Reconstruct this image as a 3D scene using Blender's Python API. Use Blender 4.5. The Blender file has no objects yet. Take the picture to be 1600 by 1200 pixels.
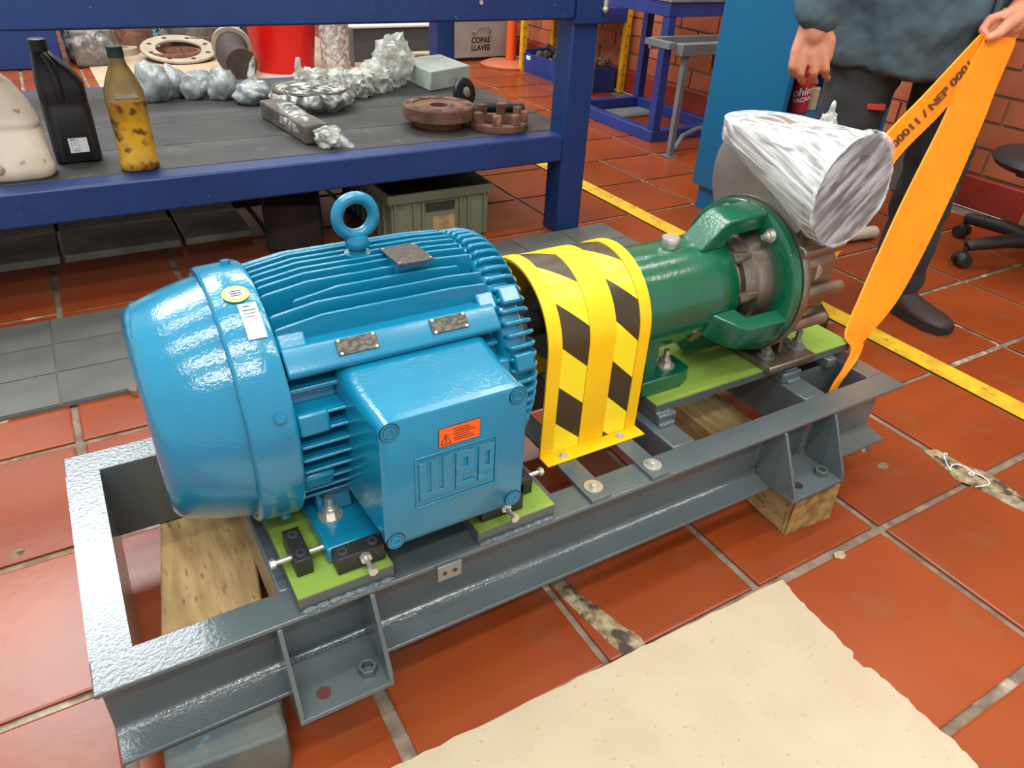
import bpy, bmesh, math, random
from math import sin, cos, pi, radians, sqrt
from mathutils import Vector, Matrix, noise
random.seed(7)
S = bpy.context.scene
COL = S.collection
# ------------------------------------------------------------------ camera
YAW, PITCH, ROLL, CAMH = .561402, .572744, .057632, .94
fw = Vector((sin(YAW)*cos(PITCH), cos(YAW)*cos(PITCH), -sin(PITCH)))
r0 = Vector((cos(YAW), -sin(YAW), 0)); u0 = r0.cross(fw)
rr = r0*cos(ROLL)+u0*sin(ROLL); uu = u0*cos(ROLL)-r0*sin(ROLL)
cam = bpy.data.cameras.new('camera'); cam.sensor_width = 36; cam.lens = 1150/1600*36
cam.clip_start = .02
co = bpy.data.objects.new('camera', cam); COL.objects.link(co)
m = Matrix((rr, uu, -fw)).transposed().to_4x4(); m.translation = (0, 0, CAMH); co.matrix_world = m
S.camera = co
# ------------------------------------------------------------------ light
w = bpy.data.worlds.new('world'); S.world = w; w.use_nodes = True
bg = w.node_tree.nodes['Background']; bg.inputs[0].default_value = (.93, .96, 1, 1); bg.inputs[1].default_value = .72
def lamp(x, y, z, sx, sy, power, rot=(0, 0, 0), col=(1, .98, .94)):
    d = bpy.data.lights.new('fluorescent_light', 'AREA'); d.shape = 'RECTANGLE'; d.size = sx; d.size_y = sy
    d.energy = power; d.color = col
    o = bpy.data.objects.new('fluorescent_light', d); COL.objects.link(o); o.location = (x, y, z); o.rotation_euler = rot
for (x, y, e) in ((-.3, -1.35, 48), (-.3, -.25, 34), (-.3, .9, 26), (-.2, 2.1, 22), (2.4, -.4, 26), (2.4, 1.0, 20), (2.2, 2.2, 20), (2.0, 4.5, 50), (1.0, 6.2, 30)):
    lamp(x, y, 3.1, 2.2, .11, e)
lamp(-.6, 4.1, 3.1, 1.5, 2.0, 112, col=(.95, .98, 1))      # roof skylight behind the bench
S.view_settings.view_transform = 'Standard'; S.view_settings.look = 'None'
S.view_settings.gamma = 1; S.view_settings.exposure = .2
S.view_settings.use_curve_mapping = False
# ------------------------------------------------------------------ materials
def lin(c):
    return tuple(((v/255)/12.92 if v/255 <= .04045 else ((v/255+.055)/1.055)**2.4) for v in c)+(1,)
MATS = {}
def mat(name, c, rough=.5, metal=0, c2=None, ns=12, mixlo=.4, mixhi=.65, bump=0, bs=120, coat=0, rand=0, spec=.5,
        c3=None, ns3=60, lo3=.6, hi3=.7, stretch=None, alpha=1, trans=0, emit=0):
    if name in MATS: return MATS[name]
    M = bpy.data.materials.new(name); M.use_nodes = True; nt = M.node_tree; N = nt.nodes; Lk = nt.links
    b = N['Principled BSDF']
    b.inputs['Base Color'].default_value = lin(c); b.inputs['Roughness'].default_value = rough
    b.inputs['Metallic'].default_value = metal; b.inputs['Specular IOR Level'].default_value = spec
    b.inputs['Coat Weight'].default_value = coat; b.inputs['Coat Roughness'].default_value = .08
    b.inputs['Alpha'].default_value = alpha; b.inputs['Transmission Weight'].default_value = trans
    if emit:
        b.inputs['Emission Color'].default_value = lin(c); b.inputs['Emission Strength'].default_value = emit
    tc = N.new('ShaderNodeTexCoord'); vec = tc.outputs['Object']
    if stretch:
        mp = N.new('ShaderNodeMapping'); mp.inputs['Scale'].default_value = stretch; Lk.new(vec, mp.inputs[0]); vec = mp.outputs[0]
    col = None
    def noisefac(scale, lo, hi, detail=4):
        n = N.new('ShaderNodeTexNoise'); n.inputs['Scale'].default_value = scale; n.inputs['Detail'].default_value = detail
        Lk.new(vec, n.inputs['Vector'])
        r = N.new('ShaderNodeMapRange'); r.inputs[1].default_value = lo; r.inputs[2].default_value = hi
        Lk.new(n.outputs['Fac'], r.inputs[0]); return r.outputs[0]
    def mix(fac, a, bcol):
        x = N.new('ShaderNodeMix'); x.data_type = 'RGBA'
        Lk.new(fac, x.inputs[0])
        if isinstance(a, tuple): x.inputs[6].default_value = a
        else: Lk.new(a, x.inputs[6])
        x.inputs[7].default_value = bcol; return x.outputs[2]
    if c2: col = mix(noisefac(ns, mixlo, mixhi), lin(c), lin(c2))
    if c3: col = mix(noisefac(ns3, lo3, hi3, 6), col if col else lin(c), lin(c3))
    if rand:
        oi = N.new('ShaderNodeObjectInfo'); h = N.new('ShaderNodeHueSaturation')
        r = N.new('ShaderNodeMapRange'); r.inputs[3].default_value = 1-rand; r.inputs[4].default_value = 1+rand
        Lk.new(oi.outputs['Random'], r.inputs[0]); Lk.new(r.outputs[0], h.inputs['Value'])
        if col: Lk.new(col, h.inputs['Color'])
        else: h.inputs['Color'].default_value = lin(c)
        col = h.outputs[0]
    if col: Lk.new(col, b.inputs['Base Color'])
    if bump:
        n = N.new('ShaderNodeTexNoise'); n.inputs['Scale'].default_value = bs; n.inputs['Detail'].default_value = 3
        Lk.new(vec, n.inputs['Vector'])
        bp = N.new('ShaderNodeBump'); bp.inputs['Strength'].default_value = bump; bp.inputs['Distance'].default_value = .004
        Lk.new(n.outputs['Fac'], bp.inputs['Height']); Lk.new(bp.outputs[0], b.inputs['Normal']); Lk.new(bp.outputs[0], b.inputs['Coat Normal'])
    MATS[name] = M; return M

def film(name, tint=(235, 240, 240), lo=.35, hi=.62, amin=.35, amax=.95, sc=(6, 6, 60), bs=60, rot=(0, 0, 0), bump=.6, along=None):
    """stretched clear plastic film: whitish streaks over see-through film"""
    M = bpy.data.materials.new(name); M.use_nodes = True; nt = M.node_tree; N = nt.nodes; Lk = nt.links
    b = N['Principled BSDF']; b.inputs['Base Color'].default_value = lin(tint); b.inputs['Roughness'].default_value = .18
    b.inputs['Specular IOR Level'].default_value = .8
    tc = N.new('ShaderNodeTexCoord'); mp = N.new('ShaderNodeMapping'); mp.inputs['Scale'].default_value = sc; mp.inputs['Rotation'].default_value = rot
    if along:
        mp.vector_type = 'TEXTURE'; mp.inputs['Rotation'].default_value = Vector((0, 0, 1)).rotation_difference(Vector(along)).to_euler()
        mp.inputs['Scale'].default_value = tuple(1/v for v in sc)
        n_dist = .08
    else: n_dist = .6
    Lk.new(tc.outputs['Object'], mp.inputs[0])
    n = N.new('ShaderNodeTexNoise'); n.inputs['Scale'].default_value = 4; n.inputs['Detail'].default_value = 6; n.inputs['Distortion'].default_value = n_dist
    Lk.new(mp.outputs[0], n.inputs['Vector'])
    r = N.new('ShaderNodeMapRange'); r.inputs[1].default_value = lo; r.inputs[2].default_value = hi; r.inputs[3].default_value = amin; r.inputs[4].default_value = amax
    Lk.new(n.outputs['Fac'], r.inputs[0]); Lk.new(r.outputs[0], b.inputs['Alpha'])
    bp = N.new('ShaderNodeBump'); bp.inputs['Strength'].default_value = bump; bp.inputs['Distance'].default_value = .006
    Lk.new(n.outputs['Fac'], bp.inputs['Height']); Lk.new(bp.outputs[0], b.inputs['Normal'])
    MATS[name] = M; return M

mat('motor_paint', (14, 118, 152), .16, c2=(18, 126, 158), ns=6, bump=.1, bs=230, coat=.6)
mat('motor_paint_smooth', (14, 118, 152), .22, c2=(18, 124, 157), ns=6, bump=.03, bs=230, coat=.3)
mat('skid_paint', (82, 92, 94), .22, c2=(88, 97, 98), ns=8, bump=.14, bs=220, coat=.5)
mat('skid_paint_flat', (80, 88, 88), .35, c2=(88, 94, 92), ns=8, bump=.12, bs=220)
mat('weld_paint', (90, 104, 110), .2, bump=1, bs=240, coat=.5)
mat('lime_paint', (132, 160, 66), .4, c2=(124, 152, 60), ns=10, bump=.08, bs=150)
mat('green_paint', (6, 84, 56), .22, c2=(8, 92, 62), ns=8, bump=.1, bs=160, coat=.5, c3=(150, 190, 175), ns3=190, lo3=.74, hi3=.78)
mat('guard_yellow', (247, 196, 8), .42, c2=(240, 186, 6), ns=5)
mat('tape_yellow', (250, 226, 40), .3)
mat('tape_black', (66, 54, 30), .35, c2=(56, 46, 28), ns=14)
mat('black_steel', (36, 36, 37), .42, c2=(46, 45, 44), ns=30, bump=.1)
mat('zinc', (214, 210, 198), .3, metal=.75)
mat('screw_dark', (92, 92, 94), .35, metal=.6)
mat('dull_zinc', (150, 150, 148), .4, metal=.7)
mat('stainless', (156, 142, 128), .33, metal=.85, c2=(128, 115, 102), ns=14, bump=.12, bs=160)
mat('stainless_plate', (186, 178, 166), .38, metal=.75, c2=(172, 164, 152), ns=8)
mat('nameplate', (92, 88, 78), .35, metal=.6, c2=(60, 58, 52), ns=160, mixlo=.45, mixhi=.55, stretch=(1, 2, 1))
mat('white_print', (228, 230, 228), .5)
mat('black_print', (26, 26, 28), .6)
mat('yellow_print', (236, 212, 90), .5)
mat('orange_label', (250, 96, 22), .5)
mat('strap', (255, 146, 4), .6, c2=(255, 154, 8), ns=10, bump=.0)
mat('strap_print', (96, 60, 30), .7)
mat('tile', (142, 64, 24), .3, c2=(128, 53, 21), ns=3.2, mixlo=.35, mixhi=.7, c3=(128, 76, 46), ns3=9, lo3=.56, hi3=.8, bump=.12, bs=26, rand=.14, spec=.5)
mat('grout', (134, 116, 98), .85, c2=(104, 88, 74), ns=30, bump=.8, bs=60, c3=(180, 168, 150), ns3=14, lo3=.6, hi3=.7)
mat('rubble', (120, 102, 76), .95, c2=(168, 154, 122), ns=40, bump=1, bs=90, c3=(70, 58, 46), ns3=26, lo3=.52, hi3=.6)
mat('line_yellow', (222, 180, 30), .55, c2=(196, 150, 36), ns=20, c3=(120, 84, 44), ns3=45, lo3=.6, hi3=.72)
mat('timber', (176, 148, 98), .8, c2=(142, 112, 68), ns=8, stretch=(6, 1, 6), c3=(112, 84, 48), ns3=30, lo3=.6, hi3=.7, bump=.5, bs=40)
mat('timber_end', (166, 134, 74), .85, c2=(120, 92, 44), ns=40, bump=1, bs=60)
mat('timber_painted', (76, 90, 96), .75, c2=(100, 102, 92), ns=12, c3=(96, 136, 168), ns3=18, lo3=.62, hi3=.68, bump=.4, bs=50)
mat('timber_dark', (52, 42, 34), .85, c2=(34, 29, 26), ns=10, bump=.6, bs=40)
mat('timber_broken', (150, 128, 96), .85, c2=(86, 66, 44), ns=40, bump=1, bs=60)
mat('cardboard', (184, 169, 141), .8, c2=(179, 162, 134), ns=9, bump=.12, bs=90, c3=(166, 146, 116), ns3=120, lo3=.66, hi3=.72)
mat('mat_rubber', (88, 90, 86), .6, c2=(98, 100, 94), ns=8, bump=.2, bs=90, rand=.06)
mat('slab_grey', (158, 152, 138), .75, c2=(120, 114, 102), ns=6, c3=(140, 134, 124), ns3=22, lo3=.55, hi3=.7, bump=.3, bs=40, rand=.08)
mat('bench_blue', (22, 54, 108), .42, c2=(20, 48, 98), ns=4, c3=(70, 90, 130), ns3=60, lo3=.68, hi3=.74, bump=.08)
mat('bench_deck', (58, 58, 56), .6, c2=(44, 44, 43), ns=5, c3=(84, 82, 76), ns3=9, lo3=.6, hi3=.72, bump=.25, bs=60)
mat('table_blue', (34, 58, 128), .4, c2=(30, 52, 116), ns=5)
mat('cabinet_blue', (2, 96, 138), .45, c2=(4, 100, 142), ns=3)
mat('rack_blue', (32, 58, 128), .45, c2=(28, 50, 112), ns=5)
mat('rack_yellow', (226, 172, 22), .5, c2=(204, 146, 18), ns=20)
mat('orange_pole', (226, 84, 28), .5)
mat('terracotta', (176, 96, 62), .7)
mat('grey_box', (146, 140, 130), .55, c2=(136, 130, 120), ns=8)
mat('grey_bin', (74, 76, 78), .5)
mat('white_edge', (214, 212, 204), .5)
mat('red_plastic', (220, 12, 12), .4)
mat('orange_plastic', (240, 96, 16), .5)
mat('teal_plastic', (40, 140, 160), .5)
mat('basket_grey', (120, 160, 162), .55)
mat('rust', (124, 84, 62), .85, c2=(94, 66, 52), ns=20, c3=(160, 104, 70), ns3=30, lo3=.58, hi3=.7, bump=.5, bs=80)
mat('old_steel', (112, 104, 94), .6, metal=.3, c2=(86, 78, 70), ns=20, bump=.4, bs=60)
mat('gasket_tan', (172, 160, 140), .8, c2=(156, 142, 122), ns=14)
mat('rubber_ring', (176, 116, 66), .7, c2=(156, 98, 56), ns=14)
mat('dark_pipe', (64, 56, 50), .7, c2=(50, 44, 40), ns=14)
mat('tan_sheet', (186, 164, 138), .85, c2=(170, 146, 120), ns=4)
mat('white_jug', (206, 196, 178), .5, c2=(188, 174, 152), ns=10, c3=(120, 100, 78), ns3=34, lo3=.62, hi3=.72)
mat('black_plastic', (34, 35, 38), .42)
mat('oil_bottle', (190, 146, 26), .35, c2=(150, 106, 26), ns=14, c3=(92, 62, 24), ns3=34, lo3=.52, hi3=.62)
mat('oil_shoulder', (128, 108, 64), .3, c2=(150, 118, 48), ns=20)
mat('oil_wear', (122, 116, 96), .6, c2=(136, 126, 100), ns=40)
mat('bottle_cap', (24, 66, 54), .5)
mat('white_block', (176, 186, 172), .6, c2=(160, 172, 160), ns=8, c3=(140, 140, 126), ns3=24, lo3=.62, hi3=.72)
mat('crate_plastic', (126, 128, 104), .55, c2=(116, 118, 96), ns=10)
mat('crate_inside', (52, 52, 46), .7)
mat('paper_tan', (190, 164, 116), .8, c2=(160, 132, 90), ns=40)
mat('brick', (188, 104, 66), .8, c2=(176, 92, 58), ns=5, bump=.3, bs=50, rand=.12)
mat('mortar', (162, 132, 104), .9, bump=.4, bs=60)
mat('baseboard_red', (150, 48, 32), .5, c2=(138, 42, 28), ns=6)
mat('wall_back', (150, 142, 130), .8)
mat('pillar', (96, 84, 76), .7)
mat('chair_black', (38, 34, 32), .5, bump=.1)
mat('board_tan', (176, 136, 84), .8, c2=(156, 116, 68), ns=20)
mat('skin', (206, 142, 112), .5, c2=(194, 124, 96), ns=14, bump=.12, bs=70)
mat('jacket', (66, 84, 90), .85, c2=(58, 74, 80), ns=8, bump=.35, bs=24)
mat('trousers', (50, 52, 53), .9, c2=(42, 44, 45), ns=8, bump=.35, bs=20)
mat('trouser_patch', (176, 60, 46), .8)
mat('button', (150, 138, 110), .4)
mat('shoe', (52, 40, 36), .6)
mat('sole', (34, 28, 26), .8)
mat('hair', (24, 18, 15), .7)
mat('eye', (40, 28, 22), .3)
mat('can_red', (186, 34, 28), .35)
mat('can_text', (226, 222, 216), .5)
mat('pale_tape', (196, 180, 140), .6)
mat('grey_steel', (112, 116, 116), .5, c2=(100, 104, 104), ns=10)
mat('cable', (30, 30, 32), .5)
mat('lump_film', (168, 176, 174), .14, c2=(88, 96, 96), ns=12, bump=.5, bs=50, coat=.4)
mat('hole_dark', (84, 40, 32), .7)
film('wrap_film', (240, 243, 244), .40, .60, .30, .95, (26, 26, 1.2), bump=.8, along=(.012, -.168, -.063))
film('wrap_film_disc', (206, 210, 214), .42, .64, .2, .8, (17, 17, 3.2), bump=.5, along=(.75, 0, .65))
film('clear_film', (232, 236, 230), .42, .62, .08, .7, (9, 9, 9), bump=1)
film('thin_film', (220, 224, 226), .45, .7, .04, .45, (6, 6, 6), bump=.6)
film('crumpled_film', (196, 200, 188), .4, .6, .4, .95, (9, 9, 9), bump=1)
# ------------------------------------------------------------------ mesh kit
ORG = {}
def V(*a): return Vector(a)
class B:
    def __init__(s): s.v = []; s.f = []
    def add(s, vs, fs):
        n = len(s.v); s.v += [tuple(v) for v in vs]; s.f += [tuple(i+n for i in f) for f in fs]; return s
    def box(s, x0, y0, z0, x1, y1, z1):
        vs = [(x, y, z) for x in (x0, x1) for y in (y0, y1) for z in (z0, z1)]
        return s.add(vs, [(0, 1, 3, 2), (4, 6, 7, 5), (0, 4, 5, 1), (2, 3, 7, 6), (0, 2, 6, 4), (1, 5, 7, 3)])
    def obox(s, c, ax, ay, az):
        c, ax, ay, az = map(Vector, (c, ax, ay, az))
        vs = [c+ax*i+ay*j+az*k for i in (-1, 1) for j in (-1, 1) for k in (-1, 1)]
        return s.add(vs, [(0, 1, 3, 2), (4, 6, 7, 5), (0, 4, 5, 1), (2, 3, 7, 6), (0, 2, 6, 4), (1, 5, 7, 3)])
    def bar(s, p, q, wx, wz, up=(0, 0, 1)):
        p, q = Vector(p), Vector(q); d = (q-p); L = d.length/2; d.normalize()
        up = Vector(up); sd = d.cross(up)
        if sd.length < 1e-4: sd = d.cross(Vector((1, 0, 0)))
        sd.normalize(); u = sd.cross(d)
        return s.obox((p+q)/2, d*L, sd*wx/2, u*wz/2)
    def cyl(s, p, q, r, r1=None, n=24, caps=True):
        p, q = Vector(p), Vector(q); r1 = r if r1 is None else r1
        d = (q-p).normalized(); a = d.orthogonal().normalized(); b = d.cross(a)
        vs = [p+(a*cos(2*pi*i/n)+b*sin(2*pi*i/n))*r for i in range(n)]+[q+(a*cos(2*pi*i/n)+b*sin(2*pi*i/n))*r1 for i in range(n)]
        fs = [(i, (i+1) % n, n+(i+1) % n, n+i) for i in range(n)]
        if caps: fs += [tuple(range(n-1, -1, -1)), tuple(range(n, 2*n))]
        return s.add(vs, fs)
    def lathe(s, prof, o, axis=(1, 0, 0), n=48, a0=0, a1=2*pi, ref=None):
        o = Vector(o); d = Vector(axis).normalized(); a = Vector(ref) if ref else d.orthogonal().normalized(); b = d.cross(a)
        full = abs(a1-a0-2*pi) < 1e-6; m = n if full else n+1
        base = len(s.v); k = len(prof)
        for i in range(m):
            t = a0+(a1-a0)*i/n
            e = a*cos(t)+b*sin(t)
            for (h, r) in prof: s.v.append(tuple(o+d*h+e*r))
        for i in range(n):
            j = (i+1) % m
            for c in range(k-1):
                s.f.append((base+i*k+c, base+j*k+c, base+j*k+c+1, base+i*k+c+1))
        return s
    def prism(s, poly, ax, t0, t1):
        """poly in the plane normal to ax ('x': (y,z), 'y': (x,z), 'z': (x,y))"""
        def P(a, b, t): return {'x': (t, a, b), 'y': (a, t, b), 'z': (a, b, t)}[ax]
        n = len(poly)
        vs = [P(a, b, t0) for a, b in poly]+[P(a, b, t1) for a, b in poly]
        return s.add(vs, [tuple(range(n)), tuple(range(2*n-1, n-1, -1))]+[(i, (i+1) % n, n+(i+1) % n, n+i) for i in range(n)])
    def tube(s, pts, r, n=10, closed=False):
        pts = [Vector(p) for p in pts]; m = len(pts); rs = r if isinstance(r, (list, tuple)) else [r]*m
        base = len(s.v); prev = None
        for i, p in enumerate(pts):
            a = pts[(i-1) % m] if (closed or i > 0) else p; c = pts[(i+1) % m] if (closed or i < m-1) else p
            d = (c-a).normalized()
            if prev is None: e = d.orthogonal().normalized()
            else: e = (prev-d*prev.dot(d)).normalized()
            prev = e; f = d.cross(e)
            for k in range(n): s.v.append(tuple(p+(e*cos(2*pi*k/n)+f*sin(2*pi*k/n))*rs[i]))
        for i in range(m if closed else m-1):
            j = (i+1) % m
            for k in range(n):
                l = (k+1) % n; s.f.append((base+i*n+k, base+i*n+l, base+j*n+l, base+j*n+k))
        if not closed:
            s.f.append(tuple(base+k for k in range(n-1, -1, -1))); s.f.append(tuple(base+(m-1)*n+k for k in range(n)))
        return s
    def ball(s, c, r, nu=16, nv=10, rot=None):
        c = Vector(c); r = r if isinstance(r, (list, tuple)) else (r, r, r); base = len(s.v)
        for j in range(nv+1):
            t = pi*j/nv
            for i in range(nu):
                p = 2*pi*i/nu; e = Vector((r[0]*sin(t)*cos(p), r[1]*sin(t)*sin(p), r[2]*cos(t)))
                s.v.append(tuple(c+((rot @ e) if rot else e)))
        for j in range(nv):
            for i in range(nu):
                k = (i+1) % nu; s.f.append((base+j*nu+i, base+(j+1)*nu+i, base+(j+1)*nu+k, base+j*nu+k))
        return s
    def torus(s, c, R, r, axis=(0, 0, 1), n=40, k=14, sx=1):
        c = Vector(c); d = Vector(axis).normalized(); a = d.orthogonal().normalized(); b = d.cross(a)
        return s.tube([c+(a*cos(2*pi*i/n)+b*sin(2*pi*i/n))*R for i in range(n)], r, k, True)
    def capsule(s, p, q, r, r1, n=12):
        s.cyl(p, q, r, r1, n); s.ball(p, r, n, 8); s.ball(q, r1, n, 8); return s
    def hexa(s, c, axis, r, h, n=6):
        c = Vector(c); d = Vector(axis).normalized(); return s.cyl(c, c+d*h, r, None, n)
    def xf(s, fn): s.v = [tuple(fn(Vector(v))) for v in s.v]; return s
    def mesh(s, name, org=(0, 0, 0), smooth=38):
        me = bpy.data.meshes.new(name); o = Vector(org)
        me.from_pydata([tuple(Vector(v)-o) for v in s.v], [], s.f)
        bm = bmesh.new(); bm.from_mesh(me); bmesh.ops.remove_doubles(bm, verts=bm.verts, dist=1e-6)
        bmesh.ops.recalc_face_normals(bm, faces=bm.faces); bm.to_mesh(me); bm.free()
        if smooth:
            me.shade_smooth(); me.set_sharp_from_angle(angle=radians(smooth))
        return me
    def build(s, name, material, parent=None, bevel=0, smooth=38, seg=2, org=None, **tags):
        o = org if org is not None else (ORG.get(parent.name, (0, 0, 0)) if parent else None)
        if o is None:
            xs = [v[0] for v in s.v]; ys = [v[1] for v in s.v]; zs = [v[2] for v in s.v]
            o = ((min(xs)+max(xs))/2, (min(ys)+max(ys))/2, min(zs))
        me = s.mesh(name, o, smooth); me.materials.append(MATS[material])
        return put(name, me, parent, o if not parent else None, bevel, seg, o, **tags)
def put(name, me, parent=None, loc=None, bevel=0, seg=2, org=None, rot=None, label=None, cat=None, group=None, kind=None):
    ob = bpy.data.objects.new(name, me); COL.objects.link(ob)
    if parent:
        ob.parent = parent; po = ORG.get(parent.name, (0, 0, 0)); ORG[ob.name] = po
        if loc is not None: ob.location = Vector(loc)-Vector(po); ORG[ob.name] = tuple(loc)
    elif loc is not None:
        ob.location = loc; ORG[ob.name] = tuple(loc)
    if rot: ob.rotation_euler = rot
    if bevel:
        b = ob.modifiers.new('bevel', 'BEVEL'); b.width = bevel; b.segments = seg; b.limit_method = 'ANGLE'; b.angle_limit = radians(32)
        b.harden_normals = False
    tag(ob, label, cat, group, kind); return ob
def tag(o, label=None, cat=None, group=None, kind=None):
    if label: o['label'] = label
    if cat: o['category'] = cat
    if group: o['group'] = group
    if kind: o['kind'] = kind
    return o
def thing(name, loc, label, cat, group=None, kind=None):
    o = bpy.data.objects.new(name, None); COL.objects.link(o); o.location = loc; o.empty_display_size = .05
    ORG[o.name] = tuple(loc); return tag(o, label, cat, group, kind)
CACHE = {}
def shared(key, fn, material, smooth=38):
    if key not in CACHE:
        me = fn().mesh(key, (0, 0, 0), smooth); me.materials.append(MATS[material]); CACHE[key] = me
    return CACHE[key]
def axrot(d):
    return Vector((0, 0, 1)).rotation_difference(Vector(d)).to_euler()
def text_mesh(s, size, bold=0):
    cu = bpy.data.curves.new('txt', 'FONT'); cu.body = s; cu.size = size; cu.offset = bold; cu.align_x = 'CENTER'; cu.align_y = 'CENTER'
    o = bpy.data.objects.new('txt', cu); COL.objects.link(o)
    dg = bpy.context.evaluated_depsgraph_get(); me = bpy.data.meshes.new_from_object(o.evaluated_get(dg))
    bpy.data.objects.remove(o); bpy.data.curves.remove(cu)
    b = B(); b.v = [tuple(v.co) for v in me.vertices]; b.f = [tuple(p.vertices) for p in me.polygons]
    bpy.data.meshes.remove(me); return b
def hexbolt(r=.007, h=.005, wr=.012, wh=.002, stud=0):
    b = B().cyl((0, 0, 0), (0, 0, wh), wr, None, 24).hexa((0, 0, wh), (0, 0, 1), r, h)
    b.cyl((0, 0, wh+h), (0, 0, wh+h+.0008), r*.8, r*.7, 18)
    if stud: b.cyl((0, 0, wh), (0, 0, wh+h+stud), r*.55, None, 14)
    return b
def socket(r=.007, h=.004):
    return (B().lathe([(-.004, 0), (-.004, r), (h-.001, r), (h, r*.9), (h, r*.55), (h-.004, r*.5), (h-.004, 0)], (0, 0, 0), (0, 0, 1), 20))
def lump(c, r, seed=0, amp=.35, f=2.2, sub=3, fold=.0):
    bm = bmesh.new(); bmesh.ops.create_icosphere(bm, subdivisions=sub, radius=1)
    b = B(); sd = Vector((seed*3.1, seed*1.7, seed))
    for v in bm.verts:
        p = v.co.copy(); d = 1+amp*noise.noise(p*f+sd)+amp*.5*noise.noise(p*f*2.7+sd)+fold*abs(noise.noise(p*f*4+sd))
        b.v.append((c[0]+p.x*d*r[0], c[1]+p.y*d*r[1], c[2]+p.z*d*r[2]))
    bm.verts.index_update(); b.f = [tuple(v.index for v in f_.verts) for f_ in bm.faces]; bm.free()
    return b
# ================================================================== setting
def cam_px(p):
    d = Vector(p)-Vector((0, 0, CAMH)); z = d.dot(fw)
    if z < .05: return None
    return (800+1150*d.dot(rr)/z, 600-1150*d.dot(uu)/z)
floor = B().box(-2.5, -1.2, -.1, 3.15, 7.5, -.006).build('floor', 'grout', None, kind='structure', org=(0, 0, 0))
PX, PY, GX, GY, GR = .315, .31, .83, .50, .017
tm = shared('floor_tile', lambda: B().prism([(-.149, -.1465), (.149, -.1465), (.149, .1465), (-.149, .1465)], 'z', -.006, -.0012)
            .add([(-.149, -.1465, -.0012), (.149, -.1465, -.0012), (.149, .1465, -.0012), (-.149, .1465, -.0012),
                  (-.1455, -.143, 0), (.1455, -.143, 0), (.1455, .143, 0), (-.1455, .143, 0)],
                 [(0, 1, 5, 4), (1, 2, 6, 5), (2, 3, 7, 6), (3, 0, 4, 7), (4, 5, 6, 7)]), 'tile', 0)
cells = []
for i in range(-11, 8):
    for j in range(-6, 23):
        cx, cy = GX+PX*(i+.5), GY+PY*(j+.5)
        if cx > 3.15-.15 or cx < -2.4: continue
        vis = False
        for a in (-.15, 0, .15):
            for b_ in (-.15, 0, .15):
                q = cam_px((cx+a, cy+b_, 0))
                if q and -40 < q[0] < 1640 and 0 < q[1] < 1260: vis = True
        cells.append((0 if vis else 1, cx*cx+cy*cy, cx, cy))
cells.sort()
rest = B()
for k, (hid, d, cx, cy) in enumerate(cells):
    if k < 290 and not hid:
        o = put('floor_tile', tm, floor, (cx+random.uniform(-.002, .002), cy+random.uniform(-.002, .002), 0)); o.rotation_euler.z = random.uniform(-.008, .008) + (pi if random.random() < .5 else 0)
    else: rest.box(cx-.149, cy-.1465, -.006, cx+.149, cy+.1465, -.0002)
rest.build('floor_tiles_beyond', 'tile', floor, smooth=0, kind='stuff')
B().box(1.772, -1, -.0003, 1.842, 3.9, .0012).build('painted_line', 'line_yellow', floor, label='worn yellow line painted along the tiles')
def rubble(pts, seed):
    rnd = random.Random(seed); n = len(pts); b = B()
    cxy = (sum(p[0] for p in pts)/n, sum(p[1] for p in pts)/n)
    vs = [(p[0], p[1], .0003) for p in pts]+[(p[0]*.7+cxy[0]*.3+rnd.uniform(-.004, .004), p[1]*.7+cxy[1]*.3+rnd.uniform(-.004, .004), rnd.uniform(.001, .004)) for p in pts]+[(cxy[0], cxy[1], .002)]
    fs = [(i, (i+1) % n, n+(i+1) % n, n+i) for i in range(n)]+[(n+i, n+(i+1) % n, 2*n) for i in range(n)]
    b.add(vs, fs)
    for k in range(26):
        t = rnd.random(); i = rnd.randrange(n); s_ = rnd.uniform(.1, .9)
        x = pts[i][0]*s_+cxy[0]*(1-s_); y = pts[i][1]*s_+cxy[1]*(1-s_); r = rnd.uniform(.002, .005)
        b.ball((x, y, .002), (r, r*.8, r*.6), 6, 4)
    return b
rubble([(1.445, .615), (1.475, .60), (1.478, .54), (1.50, .50), (1.488, .43), (1.475, .37), (1.45, .36), (1.438, .42), (1.43, .48), (1.415, .52), (1.432, .56)], 3).build('broken_mortar', 'rubble', floor, smooth=20, label='crumbling mortar pocket between two tiles')
rubble([(.528, .70), (.545, .695), (.552, .64), (.566, .60), (.578, .55), (.590, .52), (.582, .48), (.556, .47), (.54, .53), (.534, .58), (.525, .64)], 5).build('broken_mortar', 'rubble', floor, smooth=20, label='crumbling mortar gap beside the cardboard sheet')
for (x, y, r) in ((1.315, .62, .012), (1.33, .675, .012), (1.25, .82, .01), (-.27, 1.60, .05), (-.23, 1.15, .012), (1.02, .49, .012)):
    lump((x, y, 0), (r, r*.8, .002), x*7, .3, 2, 2).build('tile_chip', 'rubble', floor)
wire = [(1.447+.03*cos(t*1.3)*sin(t*.37+1)*.9, .575-.012*t*.9+.012*sin(t*2.1), .006+.004*abs(sin(t))) for t in [k*.25 for k in range(40)]]
B().tube(wire, .0012, 5).build('plastic_string', 'white_print', label='tangled white plastic string on the broken tile joint', cat='string')
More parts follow.
